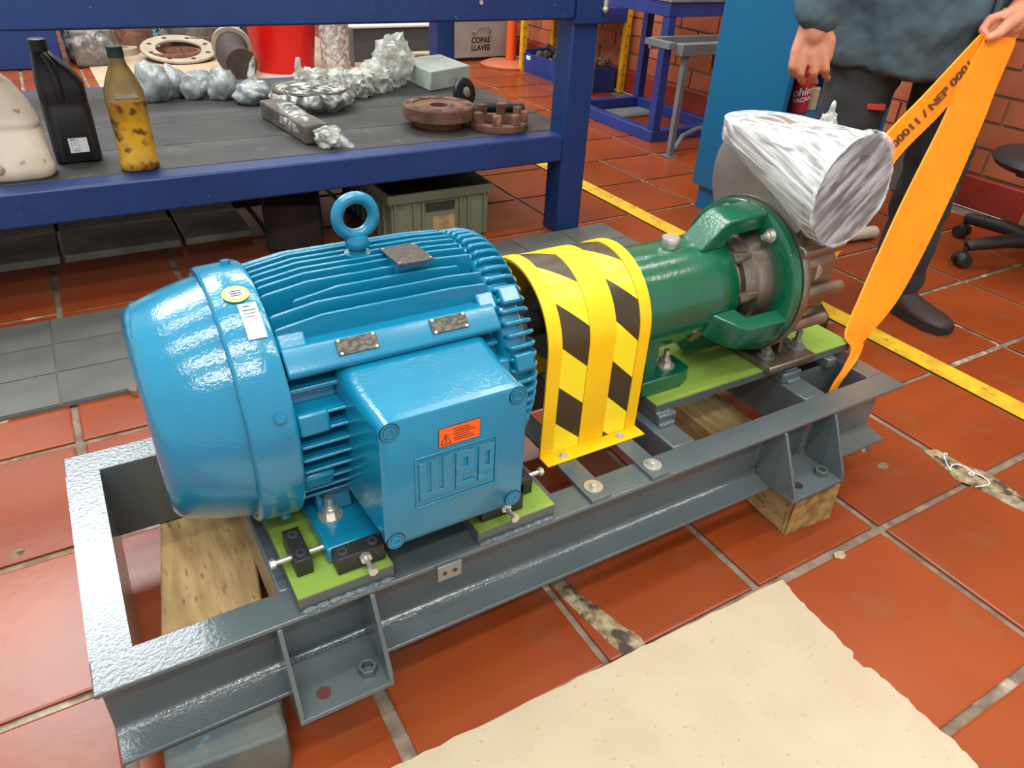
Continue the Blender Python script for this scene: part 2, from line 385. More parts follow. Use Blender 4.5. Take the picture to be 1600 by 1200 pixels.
# brick wall on the right
wall = B().box(3.165, -1.2, 0, 3.35, 7.5, 3.6).build('wall_right', 'mortar', None, kind='structure', org=(3.25, 3, 0))
bl, bh = .29, .098
bmsh = shared('brick', lambda: B().box(-.012, -bl/2+.006, -bh/2+.006, .02, bl/2-.006, bh/2-.006), 'brick', 0)
for row in range(11):
    for k in range(20):
        y = .55+bl*(k+(.5 if row % 2 else 0)); z = .13+bh*(row+.5)
        o = put('brick', bmsh, wall, (3.165, y, z))
B().box(3.13, -1.2, 0, 3.165, 7.5, .125).build('baseboard_right', 'baseboard_red', None, bevel=.006, kind='structure', org=(3.14, 3, 0))
B().box(3.03, 1.655, 0, 3.165, 1.86, 3.6).build('trim_1', 'pillar', None, bevel=.004, kind='structure')
B().box(-2.5, 7.5, 0, 3.35, 7.65, 3.6).build('wall_back', 'wall_back', None, kind='structure')

# ================================================================== base frame
A_, Z_ = .842, .402
skid = thing('base_frame', (.58, A_, .083), 'long dark grey painted steel channel skid carrying motor and pump', 'skid')
def chan(flip=False):
    p = [(.617, .083), (.667, .083), (.667, .217), (.617, .217), (.617, .2105), (.650, .205), (.659, .199), (.660, .19), (.660, .110), (.659, .101), (.650, .095), (.617, .0895)]
    if flip: p = [(2*A_-a, b) for a, b in p][::-1]
    return p
B().prism(chan(), 'x', -.113, 1.27).build('side_rail', 'skid_paint', skid, bevel=.0015, smooth=50)
B().prism(chan(True), 'x', -.113, 1.27).build('side_rail', 'skid_paint', skid, bevel=.0015, smooth=50)
pe = [(-.113, .083), (-.069, .083), (-.069, .2168), (-.113, .2168), (-.113, .2105), (-.084, .205), (-.076, .199), (-.076, .101), (-.084, .095), (-.113, .0895)]
B().prism(pe, 'y', .664, 1.020).build('end_channel', 'skid_paint', skid, smooth=50)
B().prism([(1.157-a, b) for a, b in pe][::-1], 'y', .6672, 1.0168).build('end_channel', 'skid_paint', skid, bevel=.0015, smooth=50)
# weld fillets at the left corners and pads
for (x0, x1, z0, z1) in ((.096, .118, .115, .2155), (.478, .50, .14, .2155)):
    B().box(x0, .6675, z0, x1, 1.0165, z1).build('cross_member', 'skid_paint', skid, bevel=.004)
for (x0, x1) in ((.737, .785), (1.052, 1.105)):
    B().box(x0, .6675, .13, x1, 1.0165, .217).build('cross_member', 'skid_paint', skid, bevel=.003)
for s_ in (0, 1):
    ya, yb = (.6675, .705) if s_ == 0 else (2*A_-.705, 2*A_-.6675)
    B().box(.2325, ya, .195, .3525, yb, .2155).build('shade_filler_bar', 'skid_paint_flat', skid, bevel=.001)  # added bar, stands in for the shadowed channel between the pads
# plate spacers below pump plate (stepped blocks)
for (x0, x1) in ((.752, .79), (1.05, 1.10), (1.175, 1.20)):
    B().box(x0, .724, .2171, x1, .96, .2375).build('plate_support', 'skid_paint', skid, bevel=.003)
B().box(1.105, .735, .12, 1.22, .741, .2165).build('inner_web', 'skid_paint_flat', skid)
for f in (False, True):
    mi = (lambda a, b: (2*A_-b, 2*A_-a)) if f else (lambda a, b: (a, b))
    for (x0, x1) in ((.11, .232), (.353, .475)):
        y0, y1 = mi(.6235, .80)
        p = B().box(x0, y0, .2172, x1, y1, .2385).build('motor_pad', 'skid_paint_flat', skid, bevel=.001)
        B().box(x0+.0005, y0+.0005, .2386, x1-.0005, y1-.0005, .24).build('pad_face', 'lime_paint', p, label='lime green machined pad face')
        if not f:
            wv = B()
            for k in range(7):
                t = x0+.012+k*(x1-x0-.024)/6; wv.ball((t, .621, .219), (.012, .0045, .004), 8, 6)
            wv.build('weld_bead', 'weld_paint', p, smooth=60)
plate = B().box(.75, .735, .2377, 1.245, .96, .2535).build('pump_plate', 'skid_paint_flat', skid, bevel=.001)
B().box(.7505, .7355, .2536, 1.2445, .9595, .255).build('plate_face', 'lime_paint', plate, label='lime green pump mounting plate')
for x in (.768, 1.08):
    wv = B()
    for k in range(5): wv.ball((x-.012+.006*k, .7225, .2195), (.006, .005, .005), 8, 6)
    for k in range(4): wv.ball((x-.012+.007*k, .7335, .236), (.006, .004, .005), 8, 6)
    wv.build('weld_bead', 'weld_paint', skid, smooth=60)
# tie bars with bolts
for (x0, x1) in ((.538, .573), (.652, .685)):
    t = B().box(x0, .6185, .2172, x1, 1.0655, .2236).build('tie_bar', 'skid_paint', skid, bevel=.001)
    for y in (.643, 2*A_-.643):
        put('bolt', shared('m10_bolt', lambda: hexbolt(.0075, .006, .0145, .0022), 'zinc'), t, ((x0+x1)/2+.002, y, .2236))
# foot brackets
def bracket(x0, x1, front=True, holes=(.35, .8)):
    fy = (lambda y: y) if front else (lambda y: 2*A_-y)
    br = B()
    ya, yb = fy(.5635), fy(.6525)
    b0 = B().box(x0, min(ya, yb), .0905, x1, max(ya, yb), .0985).build('foot_plate', 'skid_paint', skid, bevel=.001)
    for x in (x0, x1-.006):
        poly = [(fy(.6525), .0986), (fy(.6525), .203), (fy(.6195), .21), (fy(.6155), .2085), (fy(.566), .112), (fy(.564), .0986)]
        B().prism(poly, 'x', x, x+.006).build('gusset', 'skid_paint', b0, bevel=.001)
    yn = fy(.594); xn = x0+(x1-x0)*holes[1]; xh = x0+(x1-x0)*holes[0]-.005
    nut = B().lathe([(0, .008), (0, .0125), (.011, .0125), (.011, .008), (0, .008)], (xn, yn, .0987), (0, 0, 1), 6)
    nut.lathe([(.0112, .0075), (.002, .0075)], (xn, yn, .0987), (0, 0, 1), 20)
    nut.build('jacking_nut', 'skid_paint_flat', b0, bevel=.0008)
    B().lathe([(0, 0), (.0006, .009), (.0008, .009)], (xh, fy(.59), .0985), (0, 0, 1), 20).build('hole', 'hole_dark' if x0 < .5 else 'black_steel', b0, label='round bolt hole in the foot plate')
    wv = B()
    for k in range(16):
        t = x0+.008+k*(x1-x0-.016)/15; wv.ball((t, fy(.6515), .1), (.005, .003, .003), 6, 5)
    wv.build('weld_bead', 'weld_paint', b0, smooth=60)
bracket(.08, .202); bracket(.945, 1.078); bracket(.08, .202, False); bracket(.945, 1.078, False)
lug = B().box(.287, .6105, .190, .322, .6165, .2165).build('earth_lug', 'dull_zinc', skid, bevel=.001)
for x in (.297, .312): B().cyl((x, .6108, .203), (x, .6098, .203), .003, None, 14).build('hole', 'black_steel', lug)
# jacking blocks on the pads
def jblock(x0, y0, x1, y1, along, bolt0, bolt1, screws, parent=skid):
    b = B().box(x0, y0, .2401, x1, y1, .2665).build('jacking_block', 'black_steel', parent, bevel=.0012)
    for (x, y) in screws:
        put('cap_screw', shared('cap_screw_s', lambda: socket(.0068, .0012), 'screw_dark'), b, (x, y, .2665))
    p, q = Vector(bolt0), Vector(bolt1); d = (q-p).normalized()
    bb = B().cyl(p+d*.006, q, .0034, None, 12).hexa(p, d, .0062, .0062)
    s_ = p+d*((q-p).length*.42)
    bb.build('jacking_bolt', 'zinc', b); B().hexa(s_, d, .0078, .007).build('lock_nut', 'zinc', b)
jblock(.12, .657, .141, .717, 'x', (.094, .677, .257), (.161, .677, .257), [(.1305, .67), (.1305, .705)])
jblock(.165, .637, .226, .660, 'y', (.200, .607, .2575), (.200, .664, .2575), [(.176, .649), (.215, .649)])
jblock(.436, .660, .459, .720, 'x', (.486, .677, .257), (.42, .677, .257), [(.447, .67), (.447, .705)])
jblock(.365, .637, .43, .660, 'y', (.400, .607, .2575), (.400, .664, .2575), [(.376, .649), (.419, .649)])

# ================================================================== motor
motor = thing('electric_motor', (.28, A_, .24), 'glossy blue finned electric motor with lifting eye and terminal box', 'motor')
def axp(x, dy=0, dz=0): return (x, A_+dy, Z_+dz)
B().lathe([(.006, 0), (.006, .06), (.0065, .108), (.009, .121), (.014, .129), (.022, .135), (.06, .147), (.1, .156), (.108, .156)], axp(0), (1, 0, 0), 96).build('fan_cover', 'motor_paint', motor, smooth=60)
B().lathe([(.106, .15), (.098, .156), (.0965, .160), (.098, .1635), (.101, .165), (.146, .167), (.15, .165), (.151, .158), (.151, .12)], axp(0), (1, 0, 0), 96).build('cover_band', 'motor_paint', motor, smooth=50)
# flat bead seam near top of the band
for a in (100, 20, 172, 250, 310):
    t = radians(a); d = V(0, -cos(t), sin(t))
    p = Vector(axp(.133))+d*.1665
    put('cover_bolt', shared('cover_bolt', lambda: B().hexa((0, 0, 0), (0, 0, 1), .0062, .005).cyl((0, 0, -.002), (0, 0, .0006), .008, None, 18), 'motor_paint_smooth'), motor, p, rot=axrot(d))
def on_band(name, mname, a, x0, x1, da, parent, n=8, r=.1685, **k):
    b = B(); vs = []
    for i in range(n+1):
        t = radians(a-da/2+da*i/n)
        for x in (x0, x1): vs.append((x, A_-r*cos(t), Z_+r*sin(t)))
    for i in range(n+1):
        t = radians(a-da/2+da*i/n)
        for x in (x0, x1): vs.append((x, A_-(r-.0012)*cos(t), Z_+(r-.0012)*sin(t)))
    o = 2*(n+1)
    b.add(vs, [(2*i, 2*i+1, 2*i+3, 2*i+2) for i in range(n)]+[(o+2*i, o+2*i+2, o+2*i+3, o+2*i+1) for i in range(n)])
    return b.build(name, mname, parent, **k)
st = B(); vs = []
def bandpt(u, a, r): t = radians(a); return (u, A_-r*cos(t), Z_+r*sin(t))
for i in range(24):
    t = 2*pi*i/24; vs.append(bandpt(.126+.015*cos(t), 73+4.6*sin(t), .1683))
rs = B().add(vs, [tuple(range(24))]).build('round_sticker', 'yellow_print', motor, label='round cream and yellow approval sticker')
vs = [bandpt(.126+.0105*cos(2*pi*i/20), 73+3.0*sin(2*pi*i/20), .1687) for i in range(20)]
B().add(vs, [tuple(range(20))]).build('sticker_centre', 'white_print', rs)
for k in range(3):
    B().add([bandpt(.120, 71.6+k*1.2, .1690), bandpt(.133, 71.6+k*1.2, .1690), bandpt(.133, 72.1+k*1.2, .1690), bandpt(.120, 72.1+k*1.2, .1690)], [(0, 1, 2, 3)]).build('print_line', 'black_print', rs)
ws = on_band('white_sticker', 'white_print', 59, .123, .143, 16, motor, label='white rectangular data sticker')
for (x0, x1, a0, a1) in ((.128, .135, 65.2, 65.7), (.126, .140, 63.4, 63.8), (.126, .139, 61.9, 62.2), (.126, .137, 60.4, 60.7)):
    B().add([bandpt(x0, a0, .169), bandpt(x1, a0, .169), bandpt(x1, a1, .169), bandpt(x0, a1, .169)], [(0, 1, 2, 3)]).build('print_line', 'black_print', ws)
# stator body
B().lathe([(.148, .05), (.15, .126), (.43, .126), (.43, .05)], axp(0), (1, 0, 0), 64).build('stator_body', 'motor_paint_smooth', motor, smooth=40)
RF = .1665
def vfin(dy, x0=.153, x1=.424, r=RF, base=.11, name='fin'):
    h = sqrt(max(r*r-dy*dy, 0)); hb = sqrt(max(base*base-dy*dy, 0)) if abs(dy) < base else 0
    t = .0019
    poly = [(x0, Z_+hb), (x0, Z_+h-.010), (x0+.004, Z_+h-.008), (x0+.055, Z_+h), (x1-.05, Z_+h), (x1-.003, Z_+h-.003), (x1, Z_+h-.006), (x1, Z_+hb)]
    B().prism(poly, 'y', A_+dy-t, A_+dy+t).build(name, 'motor_paint_smooth', motor, bevel=.0012)
for k in range(13):
    dy = -.093+.0155*k
    if k == 2: vfin(dy, .185, .40)
    elif k in (5, 6, 7): vfin(dy, r=RF-.002)
    else: vfin(dy)
for s_ in (-1, 1):
    led = [(-.134*1, .086), (-.136, .092), (-.133, .096), (-.114, .113), (-.09, .113), (-.09, .075), (-.12, .08)]
    B().prism([(A_-s_*a if s_ < 0 else A_+a, Z_+b) for a, b in led] if s_ > 0 else [(A_-a, Z_+b) for a, b in led][::-1], 'x', .153, .424).build('shoulder_ledge', 'motor_paint_smooth', motor, bevel=.002)
    B().box(.153, A_-.128 if s_ > 0 else A_+.09, Z_+.062, .424, A_-.09 if s_ > 0 else A_+.128, Z_+.068).build('fin', 'motor_paint_smooth', motor, bevel=.0015)
    for k in range(8):
        dz = .042-.0195*k; h = sqrt(RF*RF-dz*dz)-.012
        y0, y1 = (A_-h, A_-.10) if s_ > 0 else (A_+.10, A_+h)
        B().box(.153, y0, Z_+dz-.002, .424, y1, Z_+dz+.002).build('fin', 'motor_paint_smooth', motor, bevel=.0014)
# lugs at the two ends of the frame
for (x0, x1, a) in ((.152, .186, 132), (.152, .186, 48), (.152, .19, 12), (.152, .19, -22), (.405, .432, 48), (.405, .432, 132), (.40, .432, 14), (.40, .432, -24)):
    t = radians(a); d = V(0, -cos(t), sin(t)); e = V(0, sin(t), cos(t)); c = Vector(axp((x0+x1)/2))+d*.139
    B().obox(c, V((x1-x0)/2, 0, 0), e*.014, d*.017).build('shield_lug', 'motor_paint_smooth', motor, bevel=.004)
# drive-end shield with its own ribs
B().lathe([(.426, .06), (.427, .138), (.432, .149), (.44, .152), (.458, .150), (.466, .142), (.476, .118), (.488, .085), (.492, .05), (.492, 0)], axp(0), (1, 0, 0), 72).build('end_shield', 'motor_paint', motor, smooth=45)
for k in range(62):
    t = 2*pi*k/62; d = V(0, -cos(t), sin(t)); e = V(0, sin(t), cos(t))
    poly = [(.431, .145), (.431, .157), (.436, .1615), (.456, .1615), (.468, .158), (.478, .146), (.486, .12), (.486, .10), (.46, .12)]
    b = B().prism(poly, 'y', -.0029, .0029)
    b.xf(lambda v: Vector(axp(v.x))+d*v.z+e*v.y)
    b.build('shield_rib', 'motor_paint_smooth', motor, bevel=.0022)
B().cyl(axp(.49), axp(.54), .019, None, 24).build('shaft', 'dull_zinc', motor)
for a in (48, 132, 16, -20):
    t = radians(a); d = V(0, -cos(t), sin(t))
    p = Vector(axp(.466))+d*.142
    put('shield_bolt', shared('shield_bolt', lambda: B().hexa((0, 0, 0), (0, 0, 1), .006, .006), 'motor_paint_smooth'), motor, p, rot=axrot((1, 0, 0)))
    B().obox(Vector(axp(.449))+d*.155, V(.014, 0, 0), V(0, sin(t), cos(t))*.012, d*.010).build('shield_lug', 'motor_paint_smooth', motor, bevel=.003)
# feet
for x0 in (.16, .378):
    for s_ in (1, -1):
        y0, y1 = (.660, .78) if s_ > 0 else (2*A_-.78, 2*A_-.660)
        ft = B().box(x0, y0, .2401, x0+.07, y1, .2645).build('foot', 'motor_paint_smooth', motor, bevel=.004)
        ys = y1-.036 if s_ > 0 else y0+.036
        B().prism([(ys-.02, .2646), (ys+.035*s_, .2646), (ys+.035*s_, .31), (ys+.005*s_, .31)], 'x', x0+.012, x0+.058).build('foot_web', 'motor_paint_smooth', ft, bevel=.003)
        put('stud_bolt', shared('stud', lambda: hexbolt(.0105, .011, .0165, .0028, .017), 'zinc'), ft, (x0+.025, .72 if s_ > 0 else 2*A_-.72, .2645))
# terminal box
tb = B()
x0, x1, z0, z1 = .2145, .401, .295, .476
tbx = thing('terminal_box', (.3, .62, .295), None, None); tbx.parent = motor; tbx.location = Vector((.3, .62, .295))-Vector(ORG['electric_motor'])
ORG[tbx.name] = (.3, .62, .295)
def rrect(x0, x1, z0, z1, r, n=6):
    P = []
    for (cx, cz, a) in ((x1-r, z1-r, 0), (x0+r, z1-r, 90), (x0+r, z0+r, 180), (x1-r, z0+r, 270)):
        for i in range(n+1):
            t = radians(a+90*i/n); P.append((cx+r*cos(t), cz+r*sin(t)))
    return P
def loft(rings):
    b = B(); n = len(rings[0][1])
    for (y, poly) in rings: b.v += [(x, y, z) for x, z in poly]
    for k in range(len(rings)-1):
        for i in range(n): b.f.append((k*n+i, k*n+(i+1) % n, (k+1)*n+(i+1) % n, (k+1)*n+i))
    b.f.append(tuple(range(n))); b.f.append(tuple(range(len(rings)*n-1, (len(rings)-1)*n-1, -1))); return b
loft([(.6125, rrect(x0+.001, x1-.001, z0+.001, z1-.001, .014)), (.66, rrect(x0-.002, x1+.002, z0-.001, z1+.001, .016)), (.72, rrect(x0-.006, x1+.004, z0, z1+.012, .018))]).build('box_body', 'motor_paint', tbx, smooth=45)
lid = loft([(.600, rrect(x0+.002, x1-.002, z0+.002, z1-.002, .012)), (.6015, rrect(x0, x1, z0, z1, .014)), (.612, rrect(x0, x1, z0, z1, .014))]).build('box_cover', 'motor_paint_smooth', tbx, smooth=45)
for (x, z) in ((.226, .464), (.3865, .465), (.388, .306), (.2275, .3035)):
    put('cover_screw', shared('cover_screw', lambda: B().lathe([(-.002, .0108), (.0014, .0108), (.0014, .0092), (.0004, .0088), (.0004, .0075), (.0018, .007), (.0018, .0042), (.0004, .004), (.0004, 0)], (0, 0, 0), (0, 0, 1), 24), 'motor_paint_smooth'), lid, (x, .600, z), rot=axrot((0, -1, 0)))
    B().lathe([(0, .0108), (.0005, .0112), (.0005, .0118), (0, .012)], (x, .5999, z), (0, -1, 0), 24).build('screw_rim', 'black_print', lid)
# embossed emblem: raised letters W e G in a framed panel
def emb(name, u0, u1, v0, v1, h=.0016):
    X = lambda u: .256+.104*u; Zz = lambda v: .342+.076*v
    return B().box(X(u0), .600-h, Zz(v0), X(u1), .6001, Zz(v1))
em = emb('e', -.02, 1.02, 0, .04, .0015)
for r_ in ((-.02, 1.02, .96, 1, ), (-.02, .01, .041, .959), (.99, 1.02, .041, .959)): em.box(.256+.104*r_[0], .5985, .342+.076*r_[2], .256+.104*r_[1], .6001, .342+.076*r_[3])
em = em.build('emblem_frame', 'motor_paint_smooth', lid, bevel=.0007)
def letter(boxes):
    b = B()
    for q_, (u0, u1, v0, v1) in enumerate(boxes): b.box(.256+.104*u0, .5984-.00009*q_, .342+.076*v0, .256+.104*u1, .6001, .342+.076*v1)
    b.build('emblem_letter', 'motor_paint_smooth', lid, bevel=.0005)
letter([(.03, .12, .16, .88), (.17, .27, .16, .88), (.32, .43, .16, .88), (.03, .43, .16, .28)])
letter([(.48, .57, .16, .88), (.48, .72, .74, .88), (.63, .72, .42, .88), (.48, .72, .42, .56), (.48, .72, .16, .28)])
letter([(.77, .86, .16, .88), (.77, .97, .74, .88), (.91, .97, .34, .88), (.77, .97, .34, .46), (.77, .90, .16, .26)])
wl = B().box(.2845, .5992, .4235, .3365, .6000, .4485).build('warning_label', 'orange_label', lid, label='orange electrical warning label')
B().box(.284, .5994, .423, .337, .60005, .449).build('label_border', 'black_print', wl)
tri = B()
for (a, b_) in (((.2865, .4265), (.293, .4405)), ((.293, .4405), (.2995, .4265)), ((.2995, .4265), (.2865, .4265)), ((.2935, .4375), (.2922, .4335)), ((.2922, .4335), (.2938, .4332)), ((.2938, .4332), (.2926, .4285))):
    tri.bar((a[0], .5990, a[1]), (b_[0], .5990, b_[1]), .0004, .0009, up=(0, 1, 0))
tri.build('warning_symbol', 'black_print', wl, smooth=0)
for k in range(6):
    x_ = .302 if k in (1, 3, 5) else .304
    B().box(x_, .5989, .4275+k*.0032, .331-.004*(k % 3), .5993, .4283+k*.0032).build('print_line', 'black_print', wl, smooth=0)
# lifting eye
eye = B().lathe([(0, .0), (0, .0155), (.0, .0165), (-.05, .0175)], (.288, A_, .5665), (0, 0, 1), 28).lathe([(.0, .011), (.004, .011), (.004, 0)], (.288, A_, .5665), (0, 0, 1), 20).build('eye_boss', 'motor_paint_smooth', motor)
B().cyl((.288, A_, .5665), (.288, A_, .5745), .0068, None, 16).build('eye_shank', 'zinc', motor)
eb = B().lathe([(0, .0), (0, .0135), (.002, .0155), (.009, .0145), (.016, .013), (.017, 0)], (.288, A_, .5735), (0, 0, 1), 28)
eb.tube([(.288+.0235*cos(t), A_, .6135+.0235*sin(t)) for t in [2*pi*k/48 for k in range(48)]], .0075, 14, True)
eb.build('lifting_eye', 'motor_paint_smooth', motor, smooth=60)
# name plates
def plate_part(c, ux, uy, h, name='nameplate', **k):
    c, ux, uy = Vector(c), Vector(ux), Vector(uy); n = ux.cross(uy).normalized()
    p = B().obox(c, ux, uy, n*h).build(name, 'nameplate', motor, **k)
    for i in (-1, 1):
        for j in (-1, 1):
            B().cyl(c+ux*.86*i+uy*.84*j, c+ux*.86*i+uy*.84*j+n*.0016, .0017, None, 10).build('rivet', 'zinc', p)
    return p
plate_part((.338, .803, .5705), (.024, 0, 0), (0, .032, -.0015), .0007, label='square engraved metal rating plate on top')
sl = Vector((0, .019, .017)).normalized()
nrm = Vector((0, -sl.z, sl.y))
for xc in (.238, .356):
    plate_part(Vector((xc, A_-.1225, Z_+.1062))+nrm*.0012, (.0245, 0, 0), sl*.0095, .0006, label='black engraved data plate on the shoulder')
B().box(.316, .785, .55, .362, .82, .5695).build('plate_boss', 'motor_paint_smooth', motor, bevel=.002)

# ================================================================== coupling guard
guard = thing('coupling_guard', (.61, A_, .224), 'yellow arched sheet metal coupling guard with black hazard stripes', 'guard')
GR_, GZ = .105, .404
def garch(y_r, n=64):
    """outline from front foot up over the arch to the back foot, (y, z)"""
    P = [(A_-y_r, .2265), (A_-y_r, .30), (A_-y_r, GZ)]
    P += [(A_-y_r*cos(pi*i/n), GZ+y_r*sin(pi*i/n)) for i in range(1, n)]
    P += [(A_+y_r, GZ), (A_+y_r, .30), (A_+y_r, .2265)]
    return P
def arch_strip(x0, x1, ro, ri, P=None):
    o, i = garch(ro), garch(ri); n = len(o); b = B()
    for (x, L) in ((x0, o), (x1, o), (x1, i), (x0, i)): b.v += [(x, y, z) for y, z in L]
    for k in range(n-1):
        for a in range(4):
            c = (a+1) % 4; b.f.append((a*n+k, a*n+k+1, c*n+k+1, c*n+k))
    b.f.append((0, n, 2*n, 3*n)); b.f.append((n-1, 4*n-1, 3*n-1, 2*n-1)); return b
GX0, GX1 = .522, .706
arch_strip(GX0, GX1, GR_, GR_-.0025).build('shell', 'guard_yellow', guard, smooth=40)
arch_strip(GX0-.001, GX0+.022, GR_+.0025, GR_+.0002).build('edge_rim', 'guard_yellow', guard, smooth=40)
arch_strip(GX1-.020, GX1+.001, GR_+.0025, GR_+.0002).build('edge_rim', 'guard_yellow', guard, smooth=40)
arch_strip(.5935, .6405, GR_+.0018, GR_+.0002).build('centre_band', 'guard_yellow', guard, smooth=40)
# hazard tape: slanted black and yellow pieces wrapped around the arch
def arcpt(x, s, r):
    Ls = GZ-.2265; La = pi*GR_
    if s < Ls: return (x, A_-r, .2265+s)
    if s < Ls+La: t = (s-Ls)/GR_; return (x, A_-r*cos(t), GZ+r*sin(t))
    return (x, A_+r, GZ-(s-Ls-La))
TOT = 2*(GZ-.2265)+pi*GR_
def tape(xa, xb, s0, s1, slope, m_, r):
    n = max(2, int((s1-s0)/.006)); b = B(); vs = []; w = 10
    for k in range(n+1):
        s = s0+(s1-s0)*k/n
        for c in range(w+1):
            q = s+slope*(1-c/w); q = min(max(q, .0005), TOT-.0005); vs.append(arcpt(xa+(xb-xa)*c/w, q, r))
    b.add(vs, [(k*(w+1)+c, k*(w+1)+c+1, (k+1)*(w+1)+c+1, (k+1)*(w+1)+c) for k in range(n) for c in range(w)])
    b.build('hazard_stripe', m_, guard, smooth=40)
for (xa, xb, off) in ((GX0+.023, .593, .023), (.641, GX1-.0205, .044)):
    s = -.14+off; k = 0
    while s < TOT-.0:
        tape(xa, xb, s, s+.066, .042, 'tape_black' if k % 2 == 0 else 'tape_yellow', GR_+.0009); s += .066; k += 1
for s_ in (1, -1):
    y0, y1 = (A_-GR_-.026, A_-GR_) if s_ > 0 else (A_+GR_, A_+GR_+.026)
    fl = B().box(GX0-.001, y0, .2238, GX1+.004, y1, .2264).build('foot_flange', 'guard_yellow', guard, bevel=.0006)
    for x in (.556, .668):
        put('flange_bolt', shared('m6_bolt', lambda: hexbolt(.0052, .004, .0082, .0014), 'zinc'), fl, (x, (y0+y1)/2, .2264))
B().cyl(axp(.545), axp(.70), .02, None, 20).cyl(axp(.575), axp(.655), .06, None, 32).build('coupling_hub', 'black_steel', guard)
# ================================================================== pump
pump = thing('pump', (.95, A_, .255), 'green and stainless steel process pump with film wrapped flanged casing', 'pump')
R_ = .089
B().lathe([(.714, .03), (.714, .080), (.717, R_), (.87, R_), (.912, R_), (.915, .086), (.915, .05)], axp(0), (1, 0, 0), 72).build('bearing_housing', 'green_paint', pump, smooth=45)
def arm(ang, w=.026):
    t = radians(ang); d = V(0, -cos(t), sin(t)); e = V(0, sin(t), cos(t))
    poly = [(.855, .086), (.888, .125), (.905, .134), (.992, .136), (.992, .108), (.915, .106), (.905, .084)]
    b = B().prism([(x, h) for x, h in poly], 'y', -w, w)
    b.xf(lambda v: Vector(axp(v.x))+d*v.z+e*v.y)
    return b.build('yoke_arm', 'green_paint', pump, bevel=.003)
for a in (82, -22, -98, 180): arm(a)
B().lathe([(.988, .095), (.986, .099), (.986, .132), (.990, .137), (1.004, .138), (1.006, .135), (1.006, .095), (.988, .095)], axp(0), (1, 0, 0), 80).build('yoke_flange', 'green_paint', pump, smooth=45)
# support foot of the bearing housing
B().prism([(A_-.075, .2855), (A_-.081, .40), (A_-.02, .33), (A_+.02, .33), (A_+.081, .40), (A_+.075, .2855)], 'x', .728, .75).build('support_web', 'green_paint', pump, bevel=.003)
for s_ in (-1, 1):
    ya, yb = sorted((A_+s_*.080, A_+s_*.022))
    B().prism([(.736, ya), (.825, ya), (.85, ya+.012), (.85, yb), (.736, yb)], 'z', .2552, .2848).build('support_foot', 'green_paint', pump, bevel=.003)
    B().prism([(ya+.002, .285), (yb-.002, .285), (yb-.002, .38), (ya+.002, .38)], 'x', .737, .762).build('support_rib', 'green_paint', pump, bevel=.002)
    put('stud_bolt', shared('stud', lambda: hexbolt(.0105, .011, .0165, .0028, .017), 'zinc'), pump, (.812, A_+s_*.047, .2848))
B().cyl((.775, A_-.055, .315), (.775, A_-.063, .311), .005, None, 6).build('drain_plug', 'zinc', pump)
B().lathe([(0, .012), (.003, .013), (.004, .0075), (.002, 0)], (.842, A_-.073, .350), (0, -.85, -.5), 20).build('sight_glass', 'stainless', pump, label='brass coloured oil sight glass')
B().lathe([(-.02, .0125), (.004, .0125), (.0045, .0145), (.013, .0148), (.0145, .0138), (.0145, 0)], (.815, A_-.005, Z_+R_), (0, 0, 1), 28).build('breather_cap', 'zinc', pump)
B().lathe([(-.02, 0), (-.02, .011), (.005, .011), (.006, .0)], (.815, A_-.005, Z_+R_), (0, 0, 1), 6).build('breather_hex', 'zinc', pump)
# seal chamber seen through the yoke window
B().lathe([(.905, .0), (.905, .062), (.91, .066), (.922, .067), (.926, .072), (.932, .073), (.934, .082), (.955, .084), (.958, .09), (.986, .096), (1.0, .098)], axp(0), (1, 0, 0), 64).build('seal_chamber', 'stainless', pump, smooth=30)
for a in (52, 2, 100, -40):
    t = radians(a); d = V(0, -cos(t), sin(t)); p = Vector(axp(.915))+d*.080
    g = B().cyl(p, p+V(.02, 0, 0), .0115, .0115, 18).cyl(p+V(.02, 0, 0), p+V(.07, 0, 0), .0095, .008, 16)
    g.build('gland_boss', 'stainless', pump, smooth=40)
    put('gland_screw', shared('gland_screw', lambda: socket(.006, .003), 'zinc'), pump, p, rot=axrot((-1, 0, 0)))
for a in (58, -16, 112, 160, 220, 290):
    t = radians(a); d = V(0, -cos(t), sin(t)); p = Vector(axp(.9855))+d*.117
    put('flange_bolt', shared('ring_bolt', lambda: hexbolt(.0085, .008, .012, .002, .010), 'zinc'), pump, p, rot=axrot((-1, 0, 0)))
# stainless casing behind the ring
B().lathe([(1.006, .09), (1.0062, .141), (1.012, .143), (1.022, .141), (1.024, .118), (1.03, .112), (1.10, .110), (1.105, .10), (1.15, .07), (1.16, .05), (1.16, 0)], axp(0), (1, 0, 0), 72).build('casing', 'stainless', pump, smooth=40)
B().prism([(A_-.118, Z_-.03), (A_-.12, Z_+.06), (A_-.09, Z_+.10), (A_, Z_+.12), (A_, Z_-.05)], 'x', 1.024, 1.10).build('casing_block', 'stainless', pump, bevel=.006)
for (dy, dz, x1) in ((-.128, .012, 1.115), (-.118, -.055, 1.112), (-.112, .082, 1.105)):
    s_ = B().cyl(axp(1.006, dy, dz), axp(x1, dy, dz), .0115, .0105, 18).cyl(axp(x1, dy, dz), axp(x1+.004, dy, dz), .0075, None, 14)
    s_.build('casing_sleeve', 'stainless', pump, bevel=.0015)
B().prism([(1.05, Z_+.03), (1.05, Z_+.058)]+[(1.05+.014*cos(radians(a)), Z_+.044+.014*sin(radians(a))) for a in range(80, -90, -20)], 'y', A_-.1225, A_-.118).build('casing_mark', 'stainless_plate', pump, bevel=.0015)
